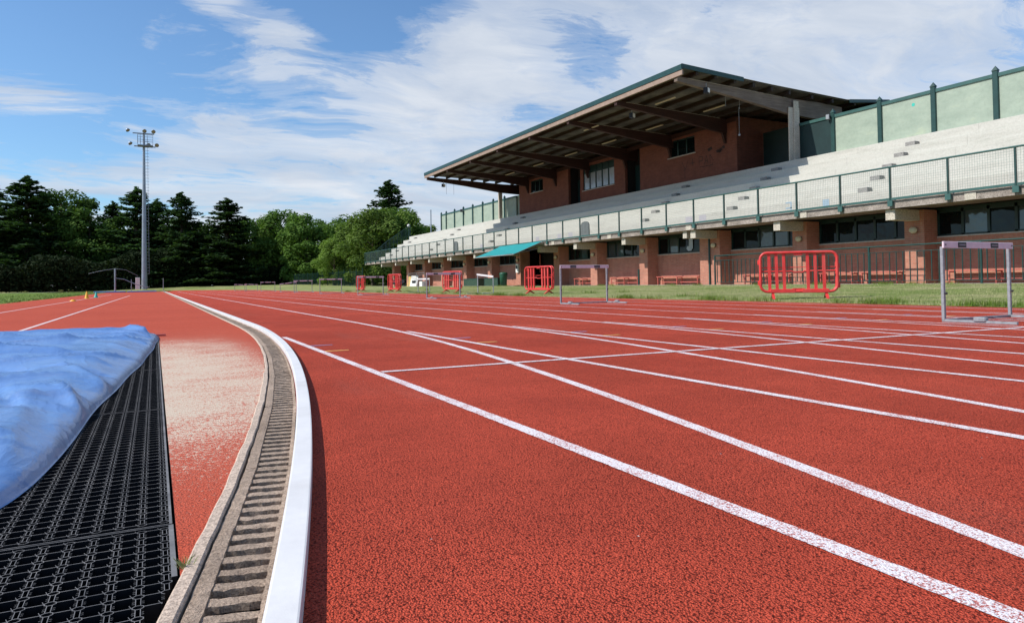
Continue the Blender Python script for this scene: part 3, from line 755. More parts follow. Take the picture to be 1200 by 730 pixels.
# ------------------------------------------------------------------ red barriers
def rbox(pts, r=.02):
    return pts
def barrier(label, x, y, rz):
    d = x-(X0+TW); o = thing('safety_barrier', label, 'barrier', (x,y,gh(max(0,d))), rz, 'red plastic crowd barriers on the grass')
    W, H, z0 = 1.54, 1.0, .16; rc = .14
    pts = []
    for (cx,cz,a0) in ((W/2-rc,H-rc,0),(-W/2+rc,H-rc,90),(-W/2+rc,z0+rc,180),(W/2-rc,z0+rc,270)):
        for k in range(6): a = radians(a0+90*k/5); pts.append((cx+rc*cos(a),0,cz+rc*sin(a)))
    pts2 = [(x_*.985,.10,z_+(.015 if z_>.5 else -.0)) for x_,_,z_ in pts]
    a = MB(); a.tube([(x_,-.03,z_) for x_,_,z_ in pts],.030,8,True); a.tube([(q[0],q[1]-.03,q[2]) for q in pts2],.020,6,True)
    for x_ in (-W/2+.2,-.1,.1,W/2-.2): a.bar((x_,-.03,H),(x_,.07,H+.01),.03)
    for z_ in (.35,.6,.85):
        for x_ in (-W/2,W/2): a.bar((x_,-.03,z_),(x_*.985,.07,z_),.03)
    a.obj('frame', M['red_plastic'], o)
    a = MB(); a.tube([(-W/2+.02,0,.60),(-.12,0,.60),(-.09,0,.57),(0,0,.575),(.09,0,.57),(.12,0,.60),(W/2-.02,0,.60)],.016,6); a.obj('middle_rail', M['red_plastic'], o)
    a = MB(); a.bevbox(-.09,.09,-.035,.035,H-.06,H-.01,.01); a.tube([(-W/2+.02,.05,.68),(W/2-.02,.05,.68)],.009,5); a.obj('upper_rail', M['red_plastic'], o)
    for sx in (-.58,-.43,-.28,.20,.35,.52):
        a = MB(); a.prism([(sx-.030,z0),(sx+.030,z0),(sx+.018,H-.03),(sx-.042,H-.03)],-.02,.03); a.obj('slat', M['red_plastic'], o)
    a = MB(); a.bevbox(-.58,-.07,-.06,.06,z0-.02,z0+.055,.01); a.bevbox(.07,.60,-.06,.06,z0-.02,z0+.055,.01)
    a.box(-.12,.12,-.03,.03,z0+.0,z0+.07); a.obj('lower_rail', M['red_plastic'], o)
    for sx in (-.52,.55):
        a = MB(); a.prism([(sx-.03,z0),(sx+.03,z0),(sx+.025,.06),(sx-.025,.06)],-.025,.025)
        a.prism([(-.24,0),(-.20,0),(-.02,.07),(.02,.07),(.20,0),(.24,0),(.05,.115),(-.05,.115)],sx-.026,sx+.026,'x'); a.obj('foot', M['red_plastic'], o)
    for sx,z in ((-W/2-.03,.80),(-W/2-.03,.35),(W/2+.03,.70),(W/2+.03,.28)):
        a = MB(); a.bevbox(sx-.025,sx+.025,-.025,.025,z-.05,z+.05,.01); a.obj('coupling_lug', M['red_plastic'], o)
def face(x,y,turn): return -atan2(x,y)+turn
barrier('nearest and largest red barrier, standing in front of the green railing',12.33,10.56,face(12.33,10.56,.12))
barrier('red barrier in front of the dark doorway under the teal awning', 12.75,22.7,face(12.75,22.7,-.86))
barrier('red barrier seen through the hurdle left of the awning', 12.9,31.6,face(12.9,31.6,-.98))
barrier('red barrier by the far clutter with arched top, second farthest', 12.3,38.9,face(12.3,38.9,-1.13))
barrier('farthest narrow looking red barrier at the end of the grandstand', 12.3,46.3,face(12.3,46.3,-1.26))

# ------------------------------------------------------------------ grandstand
G = thing('grandstand', 'long brick and concrete grandstand with cream seating steps and timber roof', 'grandstand', (22.9,44,0.2))
G0 = Vector((22.9,44,.2))
def gobj(mb, name, mat, parent=None):
    o = mb.obj(name, mat, parent or G)
    if parent is None: o.location = -G0
    return o
YA, YB = 0.0, 84.3
# balcony slab
a = MB(); a.prism([(22.98,2.86),(23.0,3.12),(23.12,3.14),(23.12,3.18),(25.2,3.18),(25.2,2.95),(23.3,2.90)],YA,YB); gobj(a,'balcony_slab',M['slab'])
a = MB()
for y in [5,12.8,19.2,25.9,32.5,38.8,45.4,52,59,66,73,80]:
    a.box(22.968,22.979,y,y+.35,2.87,3.10)
gobj(a,'slab_repair_patch',M['bracket'])
# seating steps
SX = [24.1+.76*i for i in range(6)]; SZ = [3.7+.51*i for i in range(6)]
Y_end = 82.0
poly = [(24.1,3.18)]
for i in range(6):
    poly += [(SX[i],SZ[i])]
    if i < 5: poly += [(SX[i+1],SZ[i])]
poly += [(29.0,SZ[5]),(29.0,3.182)]
a = MB(); 
for seg in range(16):
    y0 = YA+ (Y_end-YA)*seg/16; y1 = YA+(Y_end-YA)*(seg+1)/16-.005
    a.prism(poly,y0,y1)
gobj(a,'seating_steps',M['seat'])
sb = []
for ya in (4.0,11.0,17.9,24.95,31.65,51.95,65.96,79.3):
    for i in range(5):
        a = MB(); a.bevbox(SX[i+1]-.30,SX[i+1]-.002,ya-.21,ya+.21,SZ[i],SZ[i]+.25,.01); gobj(a,'aisle_step',M['step'])
M['hatch'] = simple('grey_hatch',(.13,.14,.14),.7,.2,6)
# grey arched niches in the lowest riser, seen through the railing
for ya in (36.8,57.9):
    a = MB(); p_ = [(ya-.45,3.19),(ya+.45,3.19),(ya+.45,4.0)]+[(ya+.45*cos(k*pi/8),4.0+.22*sin(k*pi/8)) for k in range(1,8)]+[(ya-.45,4.0)]
    a.prism(p_,24.02,24.09,'x'); gobj(a,'arched_hatch',M['hatch'])
# sector marks on the risers
def mark(y,z,x,w,h,mat): a = MB(); a.box(x-.006,x-.003,y-w/2,y+w/2,z-h/2,z+h/2); gobj(a,'sector_mark',mat)
M['mark_blue'] = simple('pale_blue_paint',(.30,.40,.48),.7,.05,10); M['mark_grey']=simple('pale_grey_paint',(.42,.40,.42),.7,.05,10)
def digit(y,z,x,mat):   # a painted figure 3, mirrored to read from the track
    a = MB(); s=.16
    for (y0,y1,z0,z1) in ((-s,s,.2,.26),(-s,s,-.03,.03),(-s,s,-.26,-.2),(-s,-s+.06,-.2,.2)): a.box(x-.006,x-.003,y+y0,y+y1,z+z0,z+z1)
    gobj(a,'sector_number',mat)
digit(21.05,3.46,24.1,M['mark_blue'])
mark(19.2,3.45,24.1,.30,.35,M['mark_blue'])
for y in (26.3,27.3,38.6,40.0,43,52.5): mark(y,3.45,24.1,.5,.42,M['mark_grey'])
# piers, ground floor walls
PIERS = [0.2,5.3,10.35,15.45,20.5,25.6,26.32,31.2,36.2,40.75,46.4,51.45,56.6,62.0,67.2,72.3,77.5]
for y in PIERS:
    a = MB(); w_ = .74 if y not in (25.6,26.32) else .68
    a.box(24.5,25.3,y,y+w_,.2,2.86); gobj(a,'brick_pier',M['brick'])
    if y == 26.32: continue
    a = MB(); yy = y+.16
    a.bevbox(23.12,24.75,yy,yy+.36,2.47,2.858,.01); gobj(a,'concrete_bracket',M['bracket'])
    if y in (25.6,56.6):
        a = MB(); a.bevbox(23.12,24.75,yy+.62,yy+.90,2.50,2.858,.01); gobj(a,'concrete_bracket',M['bracket'])
bays = [(a_+(.74 if a_ != 26.32 else .68), b_) for a_,b_ in zip(PIERS[:-1],PIERS[1:]) if a_ != 25.6]
for (y0,y1) in bays:
    entry = abs(y0-41.49) < .05
    if y0 > 70: 
        continue
    if entry:
        a = MB(); a.box(26.4,26.5,y0,y1,.2,2.95); gobj(a,'entrance_recess',M['dark_in'])
        a = MB(); a.box(26.30,26.36,y0+.6,y0+2.4,.22,2.3); gobj(a,'entrance_door',M['frame'])
        a = MB(); a.bar((25.3,y1-1.6,2.5),(25.3,y1-1.6,1.2),.05); gobj(a,'door_post',M['red_paint'])
        continue
    wz0, wz1 = 1.90, 2.86
    a = MB(); a.box(25.25,25.45,y0,y1,.2,wz0-.05); gobj(a,'brick_wall',M['brick'])
    a = MB(); a.box(25.16,25.46,y0+.05,y1-.05,wz0-.05,wz0); gobj(a,'window_sill',M['sill'])
    fr_ = MB(); n_ = 5; wy = (y1-y0)
    for k in range(n_+1):
        yy = y0+.03+(wy-.06)*k/n_; fr_.box(25.27,25.34,yy-.045,yy+.045,wz0,wz1)
    fr_.box(25.27,25.34,y0,y1,wz1-.12,wz1+.06); fr_.box(25.27,25.34,y0,y1,wz0+.001,wz0+.07)
    wf = gobj(fr_,'window',M['frame'])
    rr = random.Random(int(y0*10))
    for k in range(n_):
        ya = y0+.03+(wy-.06)*k/n_+.046; yb = y0+.03+(wy-.06)*(k+1)/n_-.046
        g_ = MB(); tl = rr.uniform(-.02,.02); g_.add([(25.31,ya,wz0+.07),(25.31+tl,yb,wz0+.07),(25.31+tl+.01,yb,wz1-.12),(25.31+.01,ya,wz1-.12)],[(0,1,2,3)])
        q = g_.obj('pane', M['glass_refl'] if rr.random() < .25 else M['glass'], wf)
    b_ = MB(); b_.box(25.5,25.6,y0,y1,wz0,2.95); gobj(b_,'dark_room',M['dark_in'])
# white emblem stuck on one window (a hook-shaped mark) with small lettering lines
a = MB(); yy = 28.6
a.prism([(yy-.25,2.68),(yy+.05,2.68),(yy+.05,2.25),(yy+.20,2.25),(yy+.25,2.12),(yy+.12,2.0),(yy-.12,2.0),(yy-.25,2.15)],25.255,25.262,'x'); gobj(a,'window_emblem',M['glass_pale'])
a = MB()
for k in range(4): a.box(25.255,25.262,27.2,27.8-.1*(k%2),2.28+.1*k,2.31+.1*k)
gobj(a,'window_lettering',M['glass_pale'])
# downpipe on the double pier, small green box
a = MB(); a.tube([(24.46,26.28,.2),(24.46,26.28,2.5)],.05,8); gobj(a,'downpipe',M['green'])
a = MB(); a.tube([(24.46,31.98,.22),(24.46,31.98,1.1)],.05,8); gobj(a,'standpipe',M['green'])
# end open bays: slab soffit carried by piers; back wall
a = MB(); a.box(28.2,28.4,72.9,84,.2,3.1); gobj(a,'rear_wall',M['dark_in'])
a = MB(); a.box(25.2,29.0,YA,YB,2.96,3.175); gobj(a,'floor_slab',M['slab'])
a = MB(); a.box(28.85,29.0,YA,72,.2,2.95); gobj(a,'rear_wall',M['brick'])
a = MB(); a.box(25.5,28.9,YA,YA+.2,.2,2.95); gobj(a,'side_wall',M['brick'])

# upper brick block
def wall_open(mb, x0, x1, y0, y1, z0, z1, holes):
    ys = sorted(set([y0,y1]+[h for q in holes for h in q[:2]]))
    for ya,yb in zip(ys[:-1],ys[1:]):
        hs = [q for q in holes if q[0] <= ya+1e-6 and q[1] >= yb-1e-6]
        if not hs: mb.box(x0,x1,ya,yb,z0,z1)
        else:
            h = hs[0]
            if h[2] > z0: mb.box(x0,x1,ya,yb,z0,h[2])
            if h[3] < z1: mb.box(x0,x1,ya,yb,h[3],z1)
UX = 28.5
wins = [(49.8,51.9,8.0,9.0),(39.8,43.75,7.2,8.95),(31.65,34.0,8.0,9.02)]
doors = [(44.15,45.85,6.1,9.3),(36.9,38.55,6.1,9.3)]
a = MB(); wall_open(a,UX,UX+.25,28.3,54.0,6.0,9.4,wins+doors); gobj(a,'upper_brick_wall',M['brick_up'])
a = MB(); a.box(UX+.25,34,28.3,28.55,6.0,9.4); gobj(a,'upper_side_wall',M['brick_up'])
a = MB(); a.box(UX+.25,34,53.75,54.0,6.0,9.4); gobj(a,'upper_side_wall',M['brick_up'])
a = MB(); a.box(UX-.001-.05,UX-.001,28.3,54.0,9.15,9.4); gobj(a,'wall_head',M['beam'])
a = MB(); a.box(31.4,34,28.26,28.297,6.0,8.4); gobj(a,'side_doorway',M['dark_in'])
for (y0,y1,z0,z1) in doors:
    a = MB(); a.box(UX+.9,UX+1.0,y0,y1,z0,z1); a.box(UX+.2,UX+.9,y0-.04,y0,z0,z1); a.box(UX+.2,UX+.9,y1,y1+.04,z0,z1); gobj(a,'door_recess',M['dark_in'])
    a = MB(); a.box(UX+.80,UX+.86,y0+.1,y1-.1,6.1,8.3); a.box(UX+.78,UX+.80,y0+.3,y0+.42,7.1,7.2); gobj(a,'door',M['frame'])
a = MB(); a.box(UX+.7,UX+.78,45.0,45.25,7.0,7.6); gobj(a,'fire_extinguisher_box',M['red_plastic'])
for wi,(y0,y1,z0,z1) in enumerate(wins):
    n_ = 5 if wi == 1 else 3; f_ = MB()
    zt = z0+(z1-z0)*(.72 if wi == 1 else .97)
    for k in range(n_+1):
        yy = y0+(y1-y0)*k/n_; f_.box(UX+.06,UX+.12,yy-.05,yy+.05,z0,z1)
    f_.box(UX+.06,UX+.12,y0,y1,z1-.08,z1); f_.box(UX+.06,UX+.12,y0,y1,z0,z0+.06)
    if wi == 1: f_.box(UX+.05,UX+.12,y0,y1,zt-.04,zt+.04); f_.box(UX+.09,UX+.11,y0,y1,zt,z1)
    wf = gobj(f_,'window',M['frame'])
    for k in range(n_):
        ya = y0+(y1-y0)*k/n_+.051; yb = y0+(y1-y0)*(k+1)/n_-.051
        g_ = MB(); g_.add([(UX+.10,ya,z0+.06),(UX+.10,yb,z0+.06),(UX+.10,yb,zt-.04),(UX+.10,ya,zt-.04)],[(0,1,2,3)])
        g_.obj('pane', M['glass_pale'] if wi == 1 else M['glass'], wf)
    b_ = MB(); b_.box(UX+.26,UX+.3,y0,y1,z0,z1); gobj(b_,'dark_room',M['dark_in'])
    s_ = MB(); s_.box(UX-.05,UX+.02,y0-.08,y1+.08,z0-.05,z0); gobj(s_,'window_sill',M['sill'])
# spray-painted scrawl (strokes, not letters)
a = MB(); rr = random.Random(5)
def stroke(p, q, w=.035): 
    a.bar((UX-.004,p[0],p[1]),(UX-.004,q[0],q[1]),.006,w,(0,0,1)) if False else a.add([(UX-.004,p[0]-w/2,p[1]),(UX-.004,p[0]+w/2,p[1]),(UX-.004,q[0]+w/2,q[1]),(UX-.004,q[0]-w/2,q[1])],[(0,1,2,3)]) if abs(p[1]-q[1])>abs(p[0]-q[0]) else a.add([(UX-.004,p[0],p[1]-w/2),(UX-.004,q[0],q[1]-w/2),(UX-.004,q[0],q[1]+w/2),(UX-.004,p[0],p[1]+w/2)],[(0,1,2,3)])
base = [((0,0),(0,.5)),((0,.5),(-.3,.5)),((-.3,.5),(-.3,.25)),((-.3,.25),(0,.25)),((-.45,0),(-.6,.5)),((-.6,.5),(-.75,0)),((-.5,.2),(-.7,.2)),((-.9,0),(-.9,.5)),((-.9,.5),(-1.2,.1)),((.35,.25),(.75,.25)),((.55,.05),(.55,.5)),((1.5,.45),(1.2,-.05)),((.95,.45),(1.2,-.05)),((1.25,-.05),(1.25,-.6)),((0,-.1),(-1.1,-.12)),((-1.1,-.12),(-1.1,-.0))]
for (p,q) in base: stroke((31.3+p[0],7.15+p[1]),(31.3+q[0],7.15+q[1]))
for (y,z) in ((30.45,7.95),(30.3,8.0),(29.75,7.75),(29.6,7.72),(29.5,7.8),(29.3,7.9)):
    a.prism([(y-.12,z-.08),(y+.1,z-.1),(y+.14,z+.05),(y-.05,z+.1)],UX-.005,UX-.004,'x')
gobj(a,'graffiti',simple('faded_black_spray',(.05,.03,.03),.8,.2,10))

# roof: side profile
BEAMY = [24.5+4.63*k for k in range(8)]
rp = [(20.96,10.02),(24.66,9.86),(28.1,9.72),(31.9,9.62),(35.3,9.95)]
def roofz(x):
    for (a_,b_),(c_,d_) in zip(rp[:-1],rp[1:]):
        if a_ <= x <= c_: return b_+(d_-b_)*(x-a_)/(c_-a_)
    return rp[-1][1]
RY0, RY1 = 24.0, 57.35
a = MB(); ys = fr(RY0,RY1,360)
for (xa,xb) in ((20.98,31.95),(31.95,35.4)):
    vs = []
    for j,y in enumerate(ys):
        c = .018*(1 if j%2 else -1)
        for x in (xa,(xa+xb)/2,xb): vs.append((x,y,roofz(min(35.3,x))+.05+c))
    a.add(vs,[(3*j+i,3*j+i+1,3*j+i+4,3*j+i+3) for j in range(len(ys)-1) for i in range(2)])
gobj(a,'roof_sheet',M['roof_sheet'])
a = MB(); a.prism([(21.0,9.93),(31.9,9.585),(31.9,9.60),(21.0,9.95)],RY0+.03,RY1-.03); a.prism([(31.9,9.585),(35.25,9.90),(35.25,9.92),(31.9,9.60)],RY0+.03,RY1-.03); gobj(a,'soffit_board',M['soffit'])
a = MB(); a.prism([(20.93,9.85),(20.99,9.85),(20.99,10.09),(20.93,10.09)],RY0-.03,RY1+.03); gobj(a,'front_gutter',M['green'])
a = MB(); a.box(20.96,21.03,RY0-.01,RY1+.01,9.62,9.849); gobj(a,'fascia_board',M['fascia_board'])
a = MB(); a.prism([(20.93,9.90),(24.66,9.72),(24.66,9.93),(20.93,10.10)],RY0-.04,RY0+.0); gobj(a,'verge_trim',M['green'])
a = MB(); a.prism([(32.1,9.50),(35.3,9.85),(35.3,10.0),(32.1,9.68)],RY0-.04,RY0+.0); a.box(35.28,35.4,RY0,RY1,9.75,10.0); gobj(a,'verge_trim',M['green'])
a = MB(); a.prism([(20.93,9.90),(31.9,9.60),(31.9,9.74),(20.93,10.10)],RY1,RY1+.04); gobj(a,'verge_trim',M['green'])
for x in (21.9,23.0,24.2,25.4,26.6,27.8,29.4,30.9,32.6,34.2):
    zt = roofz(x)-.06-.001; 
    a = MB(); a.box(x-.07,x+.07,RY0+.05,RY1-.05,zt-.19,zt); gobj(a,'purlin',M['purlin'])
for k,y in enumerate(BEAMY):
    prof_ = [(21.03,9.44),(21.03,9.66),(24.6,9.56),(28.3,9.40),(30.3,9.42),(32.0,9.34),(32.05,9.05),(30.3,8.54),(28.1,8.64),(24.6,9.08)]
    a = MB(); a.prism(prof_, y-.11, y+.11); gobj(a,'roof_beam', M['beam_grey'] if k == 0 else M['beam'])
    if k in (0,7):
        c = MB(); c.bevbox(28.0,28.42,y-.42 if k==0 else y+.112,y-.112 if k==0 else y+.42,6.2,9.05,.02) if False else c.bevbox(28.0,28.75,y-.20,y-.113,6.22,8.95,.02) if k == 0 else c.bevbox(28.0,28.35,y+.112,y+.32,6.22,8.75,.02); 
        if k == 0: c.bevbox(28.28,28.62,y-.26,y-.201,6.22,9.28,.01)
        if k == 0: c.tube([(28.45,y-.262,9.15),(28.45,y-.27,9.15)],.05,10)
        gobj(c,'concrete_post',M['bracket'])
    else:
        c = MB(); c.box(28.26,28.495,y-.09,y+.09,8.2,8.6) if False else c.prism([(28.2,8.62),(28.49,8.62),(28.49,8.05),(28.42,8.05)],y-.07,y+.07); gobj(c,'corbel',M['beam'])
    c = MB(); c.tube([(21.6,y-.125,9.62),(28.0,y-.125,9.40)],.008,5); gobj(c,'cable',M['bracket'])
    c = MB(); c.tube([(31.9,y,8.9),(31.9,y,6.3)],.07,8)
    if k == 0: gobj(c,'rear_post',M['beam'])
c = MB()
for (x,z) in ((24.4,8.85),(25.3,8.8)): c.tube([(x,24.9,9.6),(x,24.9,z-.1)],.012,5)
c.tube([(25.3,24.95,8.8),(25.3,24.95,7.5)],.008,5); c.box(25.26,25.34,24.92,24.98,7.42,7.5)
gobj(c,'hanging_conduit',M['galv'])
c = MB()
for x in (22.9,23.6): c.tube([(x,57.1,9.4),(x,57.1,8.3)],.01,4)
gobj(c,'hanging_cable',M['black'])
# strip lights under the roof
for i,(x,y) in enumerate(((25.6,26.2),(25.6,31),(25.6,35.5),(25.6,40),(25.6,44.6),(25.6,49.3),(22.6,26.4),(22.6,33))):
    c = MB(); c.bevbox(x-.05,x+.05,y,y+1.5,9.33-(x-22.6)*.04,9.38-(x-22.6)*.04,.01); gobj(c,'strip_light',M['lamp_cream'])
# dark back of the open terrace beside the brick block
a = MB(); a.box(28.86,29.0,54.0,57.3,6.2,8.2); gobj(a,'terrace_panel_or_blocker',M['pale_panel'])

# floodlights clipped to the roof, and lamps on piers
def flood(label,x,y,z):
    o = thing('floodlight',label,'floodlight',(x,y,z),.5,'small floodlights fixed under the roof edge')
    a = MB(); a.bevbox(-.16,.16,-.10,.10,-.14,.12,.03); a.obj('housing',M['black'],o)
    a = MB(); a.box(-.11,.13,-.125,-.103,-.11,.09); a.obj('lens',M['white_paint'],o)
    a = MB(); a.bar((0,0,.12),(0,0,.34),.03); a.obj('bracket',M['galv'],o)
flood('small white faced floodlight under the near corner of the roof',22.6,24.25,9.15)
flood('small dark floodlight under the roof between the second and third beams',22.4,29.6,9.15)
flood('small dark floodlight under the far corner of the roof',22.3,56.3,8.95)
for i,(y,desc) in enumerate(((10.35,'nearest pier at the right edge'),(15.45,'second nearest pier, above the green railing'),(20.5,'pier just behind the nearest red barrier'),(25.6,'double pier with the green pipe'),(31.2,'pier behind the white hurdle'),(36.2,'pier right of the dark entrance'),(40.75,'pier at the right side of the dark entrance'),(46.4,'pier at the left side of the dark entrance'),(51.45,'pier under the left end of the awning'),(56.6,'pier left of the awning'),(62,'third pier left of the awning'))):
    o = thing('wall_lamp','round cream bulkhead lamp on the '+desc,'wall lamp',(24.42,y+.36,2.14),0,'bulkhead lamps on the brick piers')
    a = MB(); a.box(0.0,.08,-.10,.10,-.08,.08); a.obj('lamp_base',M['black'],o)
    a = MB(); vs=[]; 
    for r_,t_ in ((.0,-.10),(.07,-.085),(.11,-.05),(.125,0)):
        for k in range(14): vs.append((t_,r_*1.25*cos(2*pi*k/14),r_*sin(2*pi*k/14)))
    a.smooth=True; a.add(vs,[(i*14+k,i*14+(k+1)%14,(i+1)*14+(k+1)%14,(i+1)*14+k) for i in range(3) for k in range(14)]); a.obj('lamp_glass',M['lamp_cream'],o)

# pavement in front of the stand
pv = MB(); pv.box(23.55,28.6,-2,86,.05,.215)
tag(pv.obj('pavement', M['pavement']), kind='structure')

# ------------------------------------------------------------------ balcony railing
RX = 22.9
rl = thing('balcony_railing','long green balcony railing with wire mesh infill on the slab edge','railing',(RX,44,3))
def robj(mb,name,mat,parent=None):
    o = mb.obj(name,mat,parent or rl)
    if parent is None: o.location = (-RX,-44,-3)
    return o
posts = [1.62+2*k for k in range(42)]
a = MB(); a.tube([(RX,y,4.30) for y in fr(1.6,84.1,40)],.032,8); robj(a,'top_rail',M['green_rail'])
a = MB(); a.box(RX-.006,RX+.006,1.6,84.1,3.14,3.22); robj(a,'bottom_rail',M['green_rail'])
for y in posts:
    a = MB(); a.box(RX-.02,RX+.05,y-.025,y+.025,3.0,4.28); p_ = robj(a,'post',M['green'])
    a = MB(); a.box(RX-.03,RX+.045,y-.09,y+.09,2.93,3.13); a.obj('fixing_plate',M['green_rail'],p_)
for y in posts[:-1]:
    a = MB(); n = 26 if y < 40 else 13
    wr = .0045 if y < 40 else .007
    for k in range(1,n): yy = y+2*k/n; a.bar((RX,yy,3.22),(RX,yy,4.27),wr)
    n = 13 if y < 40 else 8
    for k in range(1,n): z = 3.22+1.05*k/n; a.bar((RX,y+.03,z),(RX,y+1.97,z),wr)
    robj(a,'mesh_panel',M['wire'])
# end railing climbing the steps
er = thing('stair_railing','green sloping railing climbing the far end of the grandstand','railing',(RX,84.2,3))
pts = [(22.9,84.2,3.2,4.3),(24.1,84.2,3.2,4.4),(25.6,84.2,4.6,5.7),(27.1,84.2,5.6,6.7),(28.8,84.2,6.4,7.9)]
a = MB(); a.tube([(x,y,zt) for x,y,_,zt in pts],.035,6); o=a.obj('top_rail',M['green'],er); o.location=(-RX,-84.2,-3)
for i in range(13):
    t_ = i/12*4; k=min(3,int(t_)); f=t_-k; x=pts[k][0]+(pts[k+1][0]-pts[k][0])*f; z0=pts[k][2]+(pts[k+1][2]-pts[k][2])*f; z1=pts[k][3]+(pts[k+1][3]-pts[k][3])*f
    a = MB(); a.bar((x,84.2,z0-.4),(x,84.2,z1),.05); o=a.obj('post',M['green'],er); o.location=(-RX,-84.2,-3)
a = MB()
for i in range(60):
    t_ = i/59*4; k=min(3,int(t_)); f=t_-k; x=pts[k][0]+(pts[k+1][0]-pts[k][0])*f; z0=pts[k][2]+(pts[k+1][2]-pts[k][2])*f; z1=pts[k][3]+(pts[k+1][3]-pts[k][3])*f
    a.bar((x,84.2,z0),(x,84.2,z1),.02)
o=a.obj('mesh_panel',M['green'],er); o.location=(-RX,-84.2,-3)

# ------------------------------------------------------------------ fence on top of the seating
FX = 28.75; base_z = 6.21
fn = thing('rear_screen_fence','pale green panelled screen fence with dark pointed posts behind the seating','fence',(FX,40,base_z))
def fobj(mb,name,mat): o = mb.obj(name,mat,fn); o.location=(-FX,-40,-base_z); return o
fposts = []
for seg in ((3.1,24.0),(57.6,74.6)):
    y = seg[0]
fposts = [22.35-2.40*k for k in range(9)][::-1]
allp = fposts+[24.7]
H = 8.18
def fpost(y):
    a = MB(); a.bevbox(FX-.12,FX+.02,y-.10,y+.10,base_z,H+.10,.015)
    a.add([(FX-.14,y-.12,H+.10),(FX+.04,y-.12,H+.10),(FX+.04,y+.12,H+.10),(FX-.14,y+.12,H+.10),(FX-.05,y,H+.30)],[(0,1,4),(1,2,4),(2,3,4),(3,0,4),(3,2,1,0)])
    fobj(a,'post',M['green'])
for y in allp: fpost(y)
far = [54.9,57.3,59.7,62.1,64.5,66.9,69.3,71.7,73.2]
for y in far[1:]: fpost(y)
for ps in (allp,far):
    for a_,b_ in zip(ps[:-1],ps[1:]):
        m_ = M['shaded_panel'] if b_ > 24 and b_ < 25 else M['pale_panel']  # bay next to the roof has its shadow painted as a darker panel
        q = MB(); q.box(FX-.03,FX-.01,a_+.1,b_-.1,base_z,H-.12); fobj(q,'panel',m_)
        q = MB(); q.box(FX-.08,FX+.0,a_+.1,b_-.1,H-.14,H); fobj(q,'top_rail',M['green_rail'])
q = MB(); q.box(30.4,30.5,24.8,28.2,6.2,8.6); fobj(q,'terrace_panel_or_blocker',M['shaded_panel'])
q = MB(); q.box(FX+.0,30.4,24.75,24.83,6.2,8.1); fobj(q,'terrace_panel_or_blocker',M['shaded_panel'])
q = MB(); q.box(35.15,35.25,24.3,57.2,6.0,9.7); q.box(28.9,35.2,24.3,57.2,5.98,6.05); fobj(q,'terrace_panel_or_blocker',M['dark_in'])  # unseen dark wall and floor added to keep light out of the terrace
# teal glint on one panel, modelled as a thin coloured plate
q = MB(); q.prism([(18.39,7.68),(18.47,7.68),(18.51,7.75),(18.47,7.82),(18.39,7.82),(18.35,7.75)],FX-.034,FX-.031,'x'); fobj(q,'teal_glint',M['cone_g'])
o = thing('floodlight','small floodlight on the screen fence post nearest the roof','floodlight',(FX-.2,22.5,8.1),.4,'small floodlights fixed on the screen fence')
a = MB(); a.bevbox(-.13,.13,-.08,.08,-.12,.10,.02); a.obj('housing',M['galv'],o)
a = MB(); a.box(-.09,.09,-.10,-.083,-.08,.06); a.obj('lens',M['black'],o)
o = thing('floodlight','small dark floodlight on a post of the far screen fence','floodlight',(FX-.2,66.9,8.0),.4,'small floodlights fixed on the screen fence')
a = MB(); a.bevbox(-.2,.13,-.12,.12,-.14,.14,.02); a.obj('housing',M['black'],o)
a = MB(); a.box(-.12,.09,-.14,-.123,-.10,.08); a.obj('lens',M['galv'],o)

# ------------------------------------------------------------------ green railing on the pavement
pr = thing('pavement_railing','low dark green railing with upright bars in front of the brick piers','railing',(23.6,14,.2))
def pobj(mb,name,mat): o = mb.obj(name,mat,pr); o.location=(-23.6,-14,-.2); return o
a = MB(); a.tube([(23.6,y,1.58) for y in (4.0,12,25.0)],.03,8); a.tube([(23.6,4.0,1.36),(23.6,25.0,1.36)],.014,6); a.tube([(23.6,4.0,.33),(23.6,25.0,.33)],.014,6)
pobj(a,'rail',M['green'])
for y in (4.9,7.6,10.3,13.05,17.0,20.9,25.0):
    a = MB(); a.tube([(23.6,y,.2),(23.6,y,1.58)],.04,8); pobj(a,'post',M['green'])
y = 4.2
while y < 24.9:
    a = MB(); a.tube([(23.6,y,.33),(23.6,y,1.36)],.021,6); pobj(a,'bar',M['green']); y += .255
a = MB(); a.tube([(23.6,25.0,1.58),(24.45,25.0,1.58)],.024,8); a.tube([(23.6,25.0,1.36),(24.45,25.0,1.36)],.014,6)
pobj(a,'rail',M['green'])
# ------------------------------------------------------------------ benches
def bench(label,y0,y1,mat='red_paint'):
    o = thing('bench',label,'bench',(24.95,(y0+y1)/2,.215),0,'low red benches against the brick wall')
    l = (y1-y0)/2
    a = MB(); 
    for k in range(3): a.bevbox(-.2+.14*k,-.09+.14*k,-l,l,.42,.455,.008)
    a.obj('seat',M[mat],o)
    a = MB(); a.box(-.02,.02,-l+.1,l-.1,.12,.16); a.obj('stretcher',M[mat],o)
    n = 3 if l > .9 else 2
    for k in range(n):
        y = -l+.12+(2*l-.24)*k/(n-1)
        a = MB(); a.bar((-.17,y,0),(-.17,y,.42),.04); a.bar((.17,y,0),(.17,y,.42),.04); a.bar((-.17,y,.40),(.17,y,.40),.04); a.bar((-.17,y,.14),(.17,y,.14),.03); a.obj('leg',M[mat],o)
bench('red bench behind the railing at the right edge of the picture',11.6,14.9)
bench('red bench behind the railing right of the nearest barrier',16.6,18.3)
bench('second red bench behind the railing, just right of the first piece',18.5,20.2)
bench('red bench behind the nearest red barrier',21.6,24.4)
bench('longest red bench in the bay beside the double pier',27.4,30.8)
bench('red bench in the bay behind the white hurdle',32.4,35.2)
